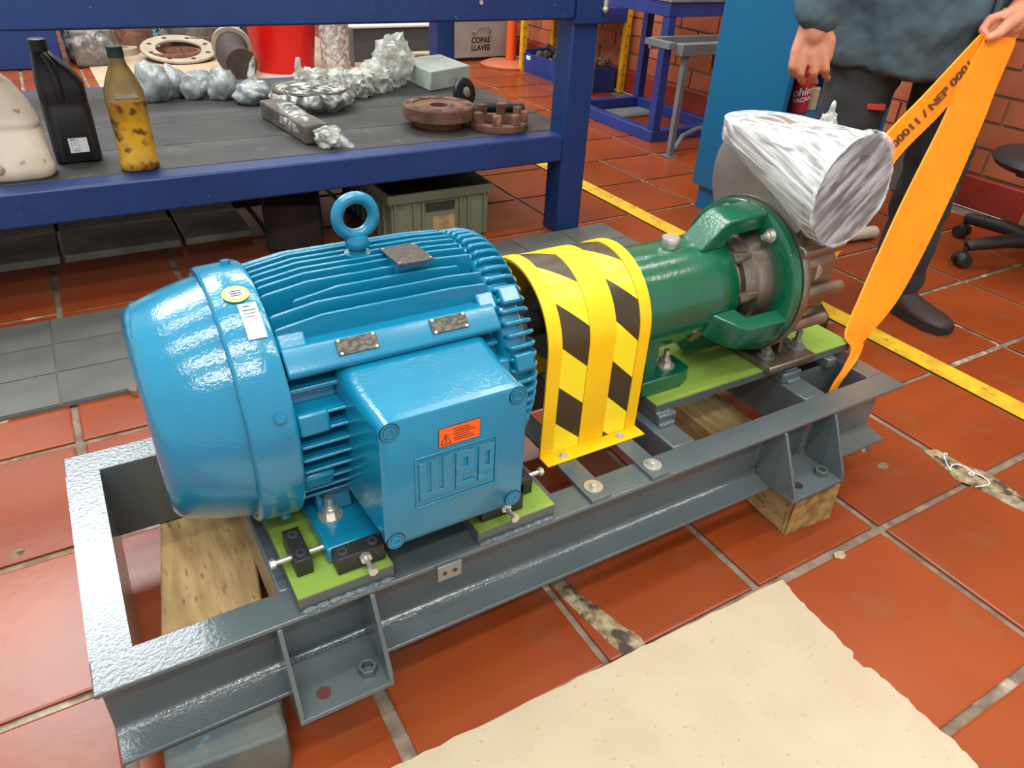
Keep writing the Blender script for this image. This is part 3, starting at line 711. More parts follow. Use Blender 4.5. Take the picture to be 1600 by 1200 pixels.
# pedestal foot
B().box(1.0, .72, .2552, 1.122, .965, .2685).build('pedestal_plate', 'stainless', pump, bevel=.003)
B().prism([(.752, .2686), (.80, .2686), (.80, .33), (.76, .33)], 'x', 1.055, 1.061).build('pedestal_web', 'stainless', pump, bevel=.002)
B().prism([(1.03, .2686), (1.082, .2686), (1.09, .36), (1.02, .36)], 'y', .80, .88).build('pedestal_web', 'stainless', pump, bevel=.004)
for (x, y) in ((1.028, .760), (1.106, .757)):
    put('stud_bolt', shared('stud2', lambda: hexbolt(.0105, .012, .0175, .003, .020), 'dull_zinc'), pump, (x, y, .2686))
# upper fitting: drum plate facing the motor, an upward and a sideward flange, all bound in film
B().lathe([(-.04, 0), (-.0405, .108), (-.038, .112), (-.022, .112), (-.020, .09), (.03, .085), (.03, 0)], (1.05, .85, .564), (1, 0, 0), 72).build('drum_plate', 'stainless_plate', pump, smooth=40)
B().cyl((1.072, .85, .49), (1.072, .85, .57), .035, .035, 32).build('riser', 'stainless', pump)
TC, DC = V(1.04, .868, .655), V(1.052, .70, .592)
B().lathe([(-.024, .04), (-.024, .083), (-.003, .083), (-.003, .0)], TC, (0, 0, 1), 48).build('top_flange', 'stainless_plate', pump, smooth=40)
B().lathe([(-.024, .04), (-.024, .0855), (0, .0855), (0, .058), (-.03, .056), (-.03, 0)], DC, (0, -1, 0), 48).build('side_flange', 'old_steel', pump, smooth=40)
pts = []
for k in range(72):
    t = 2*pi*k/72
    for h in (.006, -.026): pts.append(TC+V(.086*cos(t), .086*sin(t), h))
    for h in (-.001, .028): pts.append(DC+V(.0885*cos(t), h, .0885*sin(t)))
bm = bmesh.new()
for p in pts: bm.verts.new(p)
res = bmesh.ops.convex_hull(bm, input=bm.verts)
bmesh.ops.delete(bm, geom=[g for g in res['geom_interior'] if isinstance(g, bmesh.types.BMVert)], context='VERTS')
face_faces = [f for f in bm.faces if all(abs(v.co.y-(DC.y-.001)) < 1e-4 for v in f.verts)]
bmesh.ops.delete(bm, geom=face_faces, context='FACES')
bmesh.ops.subdivide_edges(bm, edges=[e for e in bm.edges if e.calc_length() > .05], cuts=12, use_grid_fill=True)
bmesh.ops.triangulate(bm, faces=bm.faces)
for v in bm.verts:
    if v.co.y > DC.y+.004 and v.co.z < TC.z-.006:
        ax = (TC-DC).normalized(); rel = v.co-DC; u = rel.cross(ax)
        s1 = noise.noise(Vector((u.x*70, u.y*70, u.z*70)))*.0022+noise.noise(v.co*45)*.0016
        c_ = (TC+DC)/2; mid = max(0, 1-abs((v.co-DC).dot(ax)/(TC-DC).length-.5)*2)
        v.co += (v.co-c_).normalized()*(s1-.004*mid)
bmesh.ops.recalc_face_normals(bm, faces=bm.faces)
me = bpy.data.meshes.new('film_wrap'); bm.to_mesh(me); bm.free()
me.transform(Matrix.Translation(-Vector(ORG['pump']))); me.shade_smooth(); me.set_sharp_from_angle(angle=radians(50)); me.materials.append(MATS['wrap_film'])
put('film_wrap', me, pump, label='stretched shiny clear plastic film')
b = B()
for k in range(49): b.v.append(tuple(DC+V(0, -.0015, 0))) if k == 0 else b.v.append(tuple(DC+V(.0885*cos(2*pi*k/48), -.0015+.001*sin(k*2.1), .0885*sin(2*pi*k/48))))
b.f = [(0, k, k % 48+1) for k in range(1, 49)]
b.build('film_face', 'wrap_film_disc', pump, smooth=60, label='clear film over the side flange')
kn = lump((1.128, .835, .655), (.014, .014, .026), 4, .4, 3, 3).ball((1.13, .835, .683), (.005, .005, .014), 10, 8)
kn.build('film_knot', 'crumpled_film', pump, smooth=50)
rim = B().tube([DC+V(.0885*cos(t), .003+.003*sin(5*t), .0885*sin(t)) for t in [2*pi*k/90 for k in range(90)]], [.0025+.0018*random.random()+(.003 if 8 < k < 26 else 0) for k in range(90)], 7, True)
rim.build('film_bunch', 'clear_film', pump, smooth=60)

# ================================================================== lifting sling
def catmull(P, n=8):
    P = [Vector(p) for p in P]; out = []
    for i in range(len(P)-1):
        a, b_, c, d = P[max(i-1, 0)], P[i], P[i+1], P[min(i+2, len(P)-1)]
        for k in range(n):
            t = k/n; out.append(.5*((2*b_)+(c-a)*t+(2*a-5*b_+4*c-d)*t*t+(3*b_-a-3*c+d)*t**3))
    return out+[P[-1]]
sling = thing('lifting_sling', (1.6, .9, .2), 'wide bright orange webbing sling held up and threaded through the skid end', 'sling')
def ribbon(Lp, Rp, name, ridges=True):
    Lc, Rc = catmull(Lp, 26), catmull(Rp, 26); n = len(Lc); b = B(); m_ = 9; up = []
    for i in range(n):
        a, c = Lc[i], Rc[i]; d = (Lc[min(i+1, n-1)]-Lc[max(i-1, 0)]).normalized(); nn = (c-a).cross(d)
        nn = nn.normalized() if nn.length > 1e-9 else V(0, -1, 0)
        if nn.dot(Vector((0, 0, CAMH))-a) < 0: nn = -nn
        for j in range(m_):
            t = j/(m_-1); rid = (.0007 if i % 2 else 0) if ridges else 0
            b.v.append(tuple(a.lerp(c, t)+nn*(.002+rid)))
        for j in range(m_):
            t = j/(m_-1); b.v.append(tuple(a.lerp(c, t)-nn*.002))
        up.append((a, c, nn))
    w = 2*m_
    for i in range(n-1):
        for j in range(m_-1):
            b.f.append((i*w+j, i*w+j+1, (i+1)*w+j+1, (i+1)*w+j)); b.f.append((i*w+m_+j, (i+1)*w+m_+j, (i+1)*w+m_+j+1, i*w+m_+j+1))
        b.f.append((i*w, (i+1)*w, (i+1)*w+m_, i*w+m_)); b.f.append((i*w+m_-1, i*w+2*m_-1, (i+1)*w+2*m_-1, (i+1)*w+m_-1))
    return b.build(name, 'strap', sling, smooth=30), up
Lp = [(1.80, 1.004, .752), (1.79, .992, .752)]+[(1.775, 0.985, 0.746), (1.708, 0.965, 0.668), (1.648, 0.94, 0.589), (1.507, 0.885, 0.439), (1.365, 0.82, 0.297), (1.247, 0.754, 0.268)]+[(1.229, .719, .252), (1.206, .709, .222), (1.172, .700, .188), (1.160, .695, .14)]
Rp = [(1.90, 1.006, .748), (1.90, .993, .748)]+[(1.904, 0.985, 0.737), (1.858, 0.965, 0.654), (1.809, 0.94, 0.572), (1.683, 0.885, 0.409), (1.512, 0.82, 0.262), (1.346, 0.768, 0.218)]+[(1.288, .735, .236), (1.238, .710, .226), (1.190, .700, .184), (1.176, .693, .14)]
ribbon(Lp, Rp, 'hanging_leg')
L2 = [(1.80, 1.006, .760)]+[(1.742, 0.985, 0.749), (1.543, 0.93, 0.67), (1.314, 0.85, 0.61)]+[(1.235, .80, .575), (1.185, .78, .50), (1.14, .77, .455)]
R2 = [(1.86, 1.015, .745)]+[(1.831, 1.0, 0.705), (1.649, 0.945, 0.623), (1.408, 0.865, 0.566)]+[(1.29, .81, .52), (1.205, .78, .47), (1.16, .77, .43)]
o, up = ribbon(L2, R2, 'upper_leg')
tx = text_mesh('00011 / NEP 0001', .06, .0015)
xs = [v[0] for v in tx.v]; x0, x1 = min(xs), max(xs)
def onstrap(v):
    f = 4+(1-(v.x-x0)/(x1-x0))*1.0
    f = 34+(1-(v.x-x0)/(x1-x0))*42; i = int(f); t = f-i; i = min(max(i, 0), len(up)-2)
    a = up[i][0].lerp(up[i+1][0], t); c = up[i][1].lerp(up[i+1][1], t); nn = up[i][2]
    return a.lerp(c, .5-v.y*6.5)+nn*.0042
tx.xf(onstrap).build('printed_capacity', 'strap_print', sling, smooth=0, label='dark stencilled capacity print')

# ================================================================== timbers, cardboard, mats
def rot_box(c, w, l, h, a, z0=0, jit=0, seed=0):
    ca, sa = cos(a), sin(a); b = B(); rnd = random.Random(seed); n = 8
    for k in range(n+1):
        y = -l/2+l*k/n
        for (x, z) in ((-w/2, 0), (w/2, 0), (w/2, h), (-w/2, h)):
            jx = rnd.uniform(-jit, jit) if k not in () else 0
            X = x+jx; Y = y+(rnd.uniform(-jit, jit) if k in (0, n) else 0); Z = z+(rnd.uniform(-jit, 0) if z else 0)
            b.v.append((c[0]+X*ca-Y*sa, c[1]+X*sa+Y*ca, z0+Z))
    for k in range(n):
        for i in range(4): b.f.append((k*4+i, k*4+(i+1) % 4, k*4+4+(i+1) % 4, k*4+4+i))
    b.f.append((0, 3, 2, 1)); b.f.append(tuple(n*4+i for i in range(4))); return b
t1 = thing('timber_block', (.02, .85, 0), 'worn timber lying under the motor end of the skid, its front end painted', 'timber')
rot_box((.036, .885), .135, .50, .0822, -.14, 0, .0015, 2).build('timber_body', 'timber', t1, bevel=.003)
rot_box((-.001, .62), .139, .085, .0800, -.10, 0, .0025, 9).build('painted_end', 'timber_painted', t1, bevel=.005, label='grey blue paint stained timber end')
t2 = thing('timber_block', (1.02, .86, 0), 'rough sawn timber lying under the pump end of the skid', 'timber')
rot_box((1.035, .90), .112, .64, .0825, -.03, 0, .002, 4).build('timber_body', 'timber', t2, bevel=.003)
rot_box((1.0255, .576), .113, .016, .0815, -.03, 0, .004, 6).build('sawn_end', 'timber_end', t2, bevel=.002)
cb = []
rnd = random.Random(11)
for k in range(40): cb.append((.10+.776*k/39+rnd.uniform(-.001, .001), .512-.015*k/39+rnd.uniform(-.0016, .0016)))
for k in range(60): t = k/59; cb.append((.876-.02*t*1.1-.006*sin(t*5)+.006*noise.noise(Vector((t*14, 3, 0)))+rnd.uniform(-.0012, .0012)-(.009 if 26 < k < 31 else 0), .497-.36*t))
cb += [(.81, .09), (.10, -.06), (-.4, -.05), (-.42, .10)]
for k in range(6): cb.append((-.40+.08*k, .13+.065*k))
B().prism(cb[::-1], 'z', .0003, .0045).build('cardboard_sheet', 'cardboard', label='large flattened sheet of beige cardboard on the floor', cat='cardboard', smooth=20)
mats_ = thing('rubber_mat', (.4, 1.8, 0), 'long dark grey rubber floor mat in front of the blue workbench', 'mat')
MX0, MX1, MY0, MY1 = -1.1, 1.60, 1.575, 1.994
ncx, ncy = 14, 3; dx, dy = (MX1-MX0)/ncx, (MY1-MY0)/ncy
mm = shared('mat_tile', lambda: B().box(-dx/2+.002, -dy/2+.002, 0, dx/2-.002, dy/2-.002, .011), 'mat_rubber', 0)
for i in range(ncx):
    for j in range(ncy):
        o = put('mat_tile', mm, mats_, (MX0+dx*(i+.5), MY0+dy*(j+.5), .0005))
B().box(MX0, MY0, .0003, MX1, MY1, .0085).build('mat_backing', 'mat_rubber', mats_)
b = B().cyl((.012, MY0-.001, .001), (.012, MY0-.001, .0125), .018, None, 20)
b.build('mat_notch', 'grout', mats_, label='round interlock notch in the mat edge')
SLX = [(-.75, -.415), (-.408, -.088), (-.076, .243), (.258, .46)]
nm = ['farthest left grey stone slab under the workbench', 'grey stone slab under the bench, left of the wide one below the yellow bottle', 'grey stone slab under the workbench below the yellow bottle', 'shorter grey stone slab beside the dark timber under the bench']
for (a, c), l in zip(SLX, nm):
    rot_box(((a+c)/2, 2.55), c-a, .34, .024, 0, 0, .0015, int(a*100)).build('stone_slab', 'slab_grey', bevel=.002, label=l, cat='slab', group='grey slabs under the workbench')
B().box(-1.0, 2.74, 0, .75, 2.92, .03).build('stone_strip', 'slab_grey', bevel=.003, label='long pale grey strip behind the slabs under the bench', cat='slab')

# ================================================================== workbench
bench = thing('workbench', (.2, 2.6, 0), 'heavy blue steel workbench with a dark lower shelf', 'workbench')
for (x, y) in ((1.40, 2.0), (1.475, 3.10), (-1.35, 2.0), (-1.35, 3.10)):
    wx = .098 if y < 2.5 else .085
    B().box(x, y, 0, x+wx, y+.085, .7895).build('leg', 'bench_blue', bench, bevel=.006)
B().box(-1.25, 1.998, .25, 1.3995, 2.07, .3345).build('lower_beam', 'bench_blue', bench, bevel=.006)
B().box(-1.25, 3.10, .25, 1.4745, 3.16, .33).build('lower_beam', 'bench_blue', bench, bevel=.006)
B().box(1.42, 2.0855, .25, 1.49, 3.0995, .3145).build('side_beam', 'bench_blue', bench, bevel=.006)
B().box(-1.25, 1.99, .672, 1.3995, 2.06, .789).build('upper_beam', 'bench_blue', bench, bevel=.006)
B().box(1.4, 1.985, .66, 1.502, 1.9995, .789).build('corner_plate', 'bench_blue', bench, bevel=.003)
B().box(1.41, 2.0855, .69, 1.49, 3.0995, .789).build('upper_beam', 'bench_blue', bench, bevel=.006)
B().box(-1.4, 1.97, .79, 1.53, 2.22, .83).build('unseen_top_plank', 'bench_deck', bench, bevel=.003); B().box(-1.4, 3.0, .79, 1.53, 3.22, .83).build('unseen_top_plank', 'bench_deck', bench, bevel=.003)  # unseen top, left open in the middle so skylight reaches the shelf
yb = 2.0705
for k, wd in enumerate((.225, .25, .25, .29)):
    B().box(-1.3, yb, .315, 1.485, yb+wd-.004, .3348).build('deck_board', 'bench_deck', bench, bevel=.002); yb += wd
B().cyl((1.497, 1.978, .70), (1.497, 1.978, .80), .008, None, 14).ball((1.497, 1.978, .70), .010).build('hanging_rod', 'zinc', bench)
B().cyl((1.08, 1.9895, .72), (1.08, 1.987, .72), .006, None, 14).build('beam_bolt', 'zinc', bench)
DZ = .3353
# bottles
def ring_loft(rings, n=32):
    """rings: (cx, cy, z, rx, ry, power)"""
    b = B()
    for (cx, cy, z, rx, ry, pw) in rings:
        for i in range(n):
            t = 2*pi*i/n; c, s = cos(t), sin(t)
            b.v.append((cx+rx*abs(c)**(2/pw)*(1 if c >= 0 else -1), cy+ry*abs(s)**(2/pw)*(1 if s >= 0 else -1), z))
    for k in range(len(rings)-1):
        for i in range(n): b.f.append((k*n+i, k*n+(i+1) % n, (k+1)*n+(i+1) % n, (k+1)*n+i))
    b.f.append(tuple(range(n-1, -1, -1))); b.f.append(tuple((len(rings)-1)*n+i for i in range(n))); return b
wj = thing('plastic_jug', (-.10, 2.125, DZ), 'dirty white plastic jug at the left edge on the bench shelf', 'jug')
cx, cy = -.102, 2.135
ring_loft([(cx, cy, DZ, .066, .055, 3), (cx, cy, DZ+.008, .073, .062, 3), (cx, cy, DZ+.03, .074, .063, 3), (cx, cy, DZ+.035, .070, .06, 3), (cx, cy, DZ+.11, .069, .059, 3), (cx, cy, DZ+.117, .064, .055, 3), (cx, cy, DZ+.124, .069, .058, 3),
           (cx, cy, DZ+.135, .069, .058, 3), (cx-.004, cy, DZ+.17, .060, .052, 2.6), (cx-.014, cy, DZ+.215, .046, .042, 2.4), (cx-.03, cy, DZ+.25, .03, .03, 2.2), (cx-.04, cy, DZ+.262, .022, .024, 2), (cx-.042, cy, DZ+.28, .021, .021, 2)]).build('jug_body', 'white_jug', wj, smooth=60)
B().tube([(cx-.05, cy-.02, DZ+.25), (cx-.05, cy-.045, DZ+.23), (cx-.042, cy-.05, DZ+.19), (cx-.035, cy-.048, DZ+.15)], .009, 10).build('jug_handle', 'white_jug', wj, smooth=60)
B().lathe([(0, .024), (.022, .023), (.022, 0)], (cx-.042, cy, DZ+.275), (0, 0, 1), 24).build('jug_cap', 'white_print', wj)
bj = thing('plastic_jug', (.03, 2.22, DZ), 'black plastic oil jug with a small white data label', 'jug')
cx, cy = .028, 2.235
ring_loft([(cx, cy, DZ, .046, .04, 5), (cx, cy, DZ+.006, .054, .047, 5), (cx, cy, DZ+.135, .054, .047, 5), (cx, cy, DZ+.142, .051, .044, 5), (cx, cy, DZ+.149, .053, .046, 5), (cx, cy, DZ+.19, .053, .046, 4.5), (cx-.008, cy, DZ+.222, .042, .04, 4), (cx-.02, cy, DZ+.25, .026, .03, 3.4), (cx-.024, cy, DZ+.262, .021, .024, 3)]).build('jug_body', 'black_plastic', bj, smooth=50)
B().tube([(cx-.018, cy-.026, DZ+.256), (cx-.008, cy-.049, DZ+.238), (cx-.006, cy-.054, DZ+.19), (cx-.006, cy-.046, DZ+.155)], .0085, 10).build('jug_handle', 'black_plastic', bj, smooth=60)
B().lathe([(0, .021), (.028, .02), (.029, .017), (.029, 0)], (cx-.024, cy, DZ+.26), (0, 0, 1), 24).build('jug_cap', 'black_plastic', bj)
lb = B().box(.012, 2.1868, DZ+.028, .055, 2.1876, DZ+.064).build('data_label', 'white_print', bj, label='small white printed label')
for (x0, x1, z0, z1) in ((.0175, .034, .0585, .0595), (.0175, .034, .032, .033), (.0175, .0182, .032, .0595), (.0333, .034, .032, .0595), (.022, .03, .052, .053), (.023, .029, .046, .047), (.022, .03, .037, .038), (.015, .028, .0610, .0622)):
    B().box(x0, 2.1864, DZ+z0, x1, 2.1869, DZ+z1).build('print_line', 'black_print', lb, smooth=0)
yo = thing('oil_bottle', (.155, 2.085, DZ), 'yellow oil bottle with scraped label and dark green cap', 'bottle')
cx, cy = .157, 2.095
ring_loft([(cx, cy, DZ, .038, .03, 3), (cx, cy, DZ+.005, .045, .036, 3), (cx, cy, DZ+.022, .046, .037, 3), (cx, cy, DZ+.025, .0435, .035, 3), (cx, cy, DZ+.15, .0435, .035, 3), (cx, cy, DZ+.155, .046, .037, 3), (cx, cy, DZ+.168, .046, .037, 3)]).build('bottle_body', 'oil_bottle', yo, smooth=60)
ring_loft([(cx, cy, DZ+.168, .046, .037, 3), (cx, cy, DZ+.19, .044, .0355, 2.8), (cx, cy, DZ+.22, .033, .028, 2.4), (cx, cy, DZ+.25, .019, .018, 2), (cx, cy, DZ+.268, .0165, .0165, 2)]).build('bottle_shoulder', 'oil_shoulder', yo, smooth=60)
lp = [(-.026, .178), (.026, .178), (.022, .19), (.010, .212), (.005, .235), (-.005, .235), (-.010, .212), (-.022, .19)]
pan = B(); k_ = len(lp)
def shoulder_y(z): return cy-(.0375 if z < .178 else .0375-(z-.178)*.30)-.0006
pan.add([(cx+a, shoulder_y(z), DZ+z) for a, z in lp]+[(cx+a, shoulder_y(z)+.004, DZ+z) for a, z in lp], [tuple(range(k_)), tuple(range(2*k_-1, k_-1, -1))]+[(i, (i+1) % k_, k_+(i+1) % k_, k_+i) for i in range(k_)])
pan.build('shoulder_panel', 'oil_wear', yo, label='grey worn panel on the bottle shoulder')
B().lathe([(0, .0185), (.024, .018), (.025, .016), (.025, 0)], (cx, cy, DZ+.264), (0, 0, 1), 20).build('bottle_cap', 'bottle_cap', yo)
# wrapped parts on the shelf
def floorclamp(b, z): return b.xf(lambda v: V(v.x, v.y, max(v.z, z)))
W = [((.305, 2.86), (.058, .05, .075), 'grey film wrapped lump next to the yellow bottle', 1, 'lump_film'),
     ((.375, 2.90), (.045, .04, .06), 'second film wrapped lump from the yellow bottle', 2, 'lump_film'),
     ((.45, 2.86), (.06, .04, .055), 'silver wrapped lump in the middle of the row', 3, 'lump_film'),
     ((.52, 2.82), (.05, .04, .062), 'silver wrapped lump with a bump on top behind the others', 5, 'lump_film'),
     ((.60, 2.72), (.06, .05, .045), 'wrapped lump with twisted film top by the wrapped bowl', 6, 'lump_film')]
for (xy, r, l, sd, mm_) in W:
    t = thing('wrapped_part', (xy[0], xy[1], DZ), l, 'wrapped part', 'film wrapped parts in a row on the shelf')
    floorclamp(lump((xy[0], xy[1], DZ+r[2]*.6), r, sd, .22, 1.5, 4, .12), DZ).build('wrapped_lump', mm_, t, smooth=60)
    if sd == 6:
        B().tube([(xy[0]+.01, xy[1]-.01, DZ+.05), (xy[0]+.0, xy[1], DZ+.09), (xy[0]+.012, xy[1], DZ+.13), (xy[0]+.02, xy[1], DZ+.15)], [.022, .013, .01, .004], 9).build('film_twist', 'clear_film', t, smooth=60)
bw = thing('wrapped_bowl', (.77, 2.62, DZ), 'round dark casting wrapped in clear film behind the wrapped bar', 'wrapped part')
B().lathe([(0, 0), (0, .085), (.012, .10), (.05, .125), (.06, .13), (.066, .126), (.062, .115), (.03, .095), (.03, 0)], (.77, 2.62, DZ), (0, 0, 1), 40).build('casting', 'old_steel', bw, smooth=40)
floorclamp(lump((.77, 2.61, DZ+.035), (.142, .14, .045), 8, .10, 2.6, 4, .05), DZ+.0005).build('film', 'clear_film', bw, smooth=60)
kn = lump((.79, 2.67, DZ+.085), (.06, .04, .03), 3, .5, 2.4, 3).tube([(.76, 2.66, DZ+.09), (.745, 2.66, DZ+.12), (.75, 2.66, DZ+.15)], [.02, .012, .008], 8)
kn.build('film_bunch', 'crumpled_film', bw, smooth=60)
br = thing('wrapped_bar', (.62, 2.3, DZ), 'grey square bar wrapped in clear film pointing to the shelf front', 'wrapped part')
rot_box((.625, 2.34), .075, .36, .056, .10, DZ, .002, 3).build('bar', 'old_steel', br, bevel=.006)
floorclamp(lump((.665, 2.13, DZ+.026), (.042, .05, .03), 3, .3, 2, 4), DZ+.0004).build('film_end', 'crumpled_film', br, smooth=60)
fl = B().tube([(.675, 2.12, DZ+.02), (.70, 2.10, DZ+.012), (.725, 2.085, DZ+.005)], [.03, .018, .006], 9); floorclamp(fl, DZ+.0006).build('film_tail', 'clear_film', br, smooth=60)
floorclamp(lump((.63, 2.35, DZ+.03), (.045, .19, .034), 13, .08, 3, 4), DZ+.0004).build('film', 'clear_film', br, smooth=60)
cf = thing('crumpled_wrap', (1.0, 2.72, DZ), 'heap of crumpled clear plastic film in the middle of the shelf', 'plastic film')
for (x, y, rx, ry, rz, sd) in ((.90, 2.70, .06, .05, .055, 1), (.97, 2.72, .06, .05, .05, 2), (1.06, 2.78, .075, .05, .06, 3), (1.17, 2.86, .075, .05, .10, 4), (1.10, 2.84, .05, .05, .06, 5)):
    floorclamp(lump((x, y, DZ+rz*.75), (rx, ry, rz), sd+20, .28, 2.4, 4, .25), DZ+.0003).build('film_fold', 'crumpled_film', cf, smooth=40)
wb = B().add([(1.323, 2.715, DZ), (1.535, 2.80, DZ), (1.53, 3.06, DZ), (1.316, 3.0, DZ), (1.323, 2.715, DZ+.072), (1.535, 2.80, DZ+.072), (1.53, 3.06, DZ+.072), (1.316, 3.0, DZ+.072)],
             [(0, 1, 5, 4), (1, 2, 6, 5), (2, 3, 7, 6), (3, 0, 4, 7), (4, 5, 6, 7), (3, 2, 1, 0)])
wb.xf(lambda v: V(min(v.x, 1.474) if False else v.x-.06, v.y, v.z)).build('white_block', 'white_block', bevel=.004, label='pale greenish white rectangular block at the shelf corner', cat='block')
fc = thing('flange_hub', (1.075, 2.25, DZ), 'rusty brown round flange hub on the bench shelf', 'flange')
B().lathe([(0, .03), (0, .078), (.022, .08), (.024, .112), (.028, .116), (.062, .116), (.066, .112), (.066, .085), (.062, .083), (.062, .03), (0, .03)], (1.075, 2.25, DZ), (0, 0, 1), 64).build('hub_body', 'rust', fc, smooth=40)
for k in range(8):
    t = 2*pi*k/8+.3; B().obox((1.075+.098*cos(t), 2.25+.098*sin(t), DZ+.0662), (-.014*sin(t), .014*cos(t), 0), (.007*cos(t), .007*sin(t), 0), (0, 0, .0006)).build('bolt_slot', 'black_steel', fc)
for t in (.4, .9): B().cyl((1.075+.045*cos(-t), 2.25+.045*sin(-t), DZ+.0615), (1.075+.045*cos(-t), 2.25+.045*sin(-t), DZ+.0626), .008, None, 16).build('bore', 'black_steel', fc)
cr = thing('jaw_ring', (1.25, 2.135, DZ), 'rusty castellated jaw ring near the bench post', 'ring')
B().lathe([(0, .070), (0, .094), (.004, .097), (.022, .097), (.024, .094), (.024, .072), (.022, .070), (0, .070)], (1.245, 2.155, DZ), (0, 0, 1), 56).build('ring_base', 'rust', cr, smooth=40)
for k in range(8):
    t = 2*pi*k/8+.2; c = V(1.245+.084*cos(t), 2.155+.084*sin(t), DZ+.04)
    B().obox(c, (.011*cos(t), .011*sin(t), 0), (-.014*sin(t), .014*cos(t), 0), (0, 0, .0165)).build('jaw', 'rust', cr, bevel=.003)
gw = thing('small_wheel', (1.28, 2.42, DZ), 'small black rubber wheel with steel hub leaning by the white block', 'wheel')
B().lathe([(-.012, .02), (-.014, .044), (-.008, .05), (.008, .05), (.014, .044), (.012, .02)], (1.27, 2.45, DZ+.049), (.35, -.9, .25), 32).build('tyre', 'black_plastic', gw, smooth=50)
B().lathe([(-.012, 0), (-.012, .02), (.014, .018), (.018, .010), (.018, 0)], (1.27, 2.45, DZ+.049), (.35, -.9, .25), 20).build('hub', 'zinc', gw)
ct = thing('hand_grinder', (1.38, 2.36, DZ), 'dark cylindrical tool with a red band behind the jaw ring', 'tool')
B().cyl((1.30, 2.36, DZ+.016), (1.44, 2.32, DZ+.016), .0155, None, 20).build('grip', 'black_plastic', ct); B().cyl((1.35, 2.3457, DZ+.016), (1.375, 2.3386, DZ+.016), .0163, None, 20).build('red_band', 'can_red', ct)
# under the bench
ub = thing('dark_timber', (.6, 2.4, 0), 'dark oily timber lying under the workbench beside the crate', 'timber')
rot_box((.64, 2.50), .17, .62, .15, -.28, 0, .004, 8).build('timber_body', 'timber_dark', ub, bevel=.008)
floorclamp(lump((.50, 2.235, .085), (.022, .012, .05), 4, .4, 2, 3), .02).build('broken_edge', 'timber_broken', ub, smooth=20, label='pale splintered timber corner')
cra = thing('plastic_crate', (1.01, 2.33, 0), 'grey green plastic crate under the workbench', 'crate')
X0, X1, Y0, Y1, H_ = .825, 1.195, 2.09, 2.58, .175
B().box(X0+.012, Y0+.012, .002, X1-.012, Y0+.017, H_-.02).build('front_wall', 'crate_plastic', cra)
B().box(X0+.012, Y1-.017, .002, X1-.012, Y1-.012, H_-.02).build('back_wall', 'crate_plastic', cra)
for x in (X0+.012, X1-.017): B().box(x, Y0+.0172, .002, x+.005, Y1-.0172, H_-.02).build('side_wall', 'crate_plastic', cra)
B().box(X0+.0172, Y0+.0172, .002, X1-.0172, Y1-.0172, .008).build('crate_floor', 'crate_inside', cra)
for (a, b_, c, d) in ((X0, Y0, X1, Y0+.012), (X0, Y1-.012, X1, Y1), (X0, Y0+.0122, X0+.012, Y1-.0122), (X1-.012, Y0+.0122, X1, Y1-.0122)):
    B().box(a, b_, H_-.03, c, d, H_).build('rim', 'crate_plastic', cra, bevel=.002)
for x in (X0+.02, X0+.085, X0+.115, X0+.25, X0+.28, X1-.03): B().box(x, Y0+.002, .004, x+.006, Y0+.0118, H_-.0305).build('rib', 'crate_plastic', cra, bevel=.001)
for y in (2.15, 2.2, 2.25, 2.3, 2.35, 2.4, 2.45, 2.5):
    B().box(X0+.004, y, .01, X0+.0118, y+.006, H_-.0305).build('rib', 'crate_plastic', cra)
B().box(X0+.13, Y0+.0105, H_-.072, X0+.235, Y0+.0119, H_-.042).build('hand_hole', 'crate_inside', cra, label='dark hand hole')
B().box(X0+.155, Y0+.0098, .03, X0+.235, Y0+.0115, .085).build('paper_label', 'paper_tan', cra)
for k, (x, y, r) in enumerate(((.94, 2.24, .055), (1.04, 2.36, .07), (1.11, 2.22, .045), (.94, 2.42, .055))):
    lump((x, y, .08), (r, r, .05), k+40, .4, 2, 3).build('dark_casting', 'black_steel', smooth=40, label=['dark casting at the front left inside the crate', 'largest dark casting in the middle of the crate', 'dark casting at the front right inside the crate', 'dark casting at the back left inside the crate'][k], cat='casting', group='castings in the crate')
# ================================================================== background on the floor
B().box(.25, 4.55, .0004, 1.95, 6.6, .005).build('floor_sheet', 'tan_sheet', label='tan sheet covering the floor behind the workbench', cat='sheet')
bb = thing('blue_box', (-.25, 5.5, 0), 'plain blue metal box on the floor at far left behind the bench', 'box')
B().box(-1.2, 5.45, 0, .12, 6.1, .42).build('box_body', 'bench_blue', bb, bevel=.01)
bs = thing('plastic_basket', (.6, 6.3, 0), 'teal and grey lattice plastic basket behind the rusty flanges', 'basket')
for (x0, x1, m_) in ((.2, .42, 'teal_plastic'), (1.02, 1.16, 'teal_plastic')): B().box(x0, 6.25, 0, x1, 6.27, .34).build('panel', m_, bs, bevel=.004)
B().box(.2, 6.27, 0, 1.16, 6.65, .02).build('basket_floor', 'teal_plastic', bs); B().box(.2, 6.64, 0.02, 1.16, 6.65, .34).build('back_panel', 'crate_inside', bs)
for k in range(12):
    x = .42+.05*k
    B().bar((x, 6.256, .02), (x+.0+.16, 6.256, .32), .008, .012, up=(0, 1, 0)).build('lattice_strip', 'basket_grey', bs, smooth=0)
    B().bar((x+.16, 6.250, .02), (x, 6.250, .32), .008, .012, up=(0, 1, 0)).build('lattice_strip', 'basket_grey', bs, smooth=0)
B().box(.42, 6.245, .31, 1.16, 6.27, .34).build('rim', 'basket_grey', bs, bevel=.004)
db = thing('wrapped_bundle', (.42, 5.3, 0), 'dark grey film wrapped bundle behind the black jug', 'bundle')
floorclamp(rot_box((.29, 5.62), .24, .34, .22, .12, 0, .015, 4), 0).build('bundle', 'old_steel', db, bevel=.02)
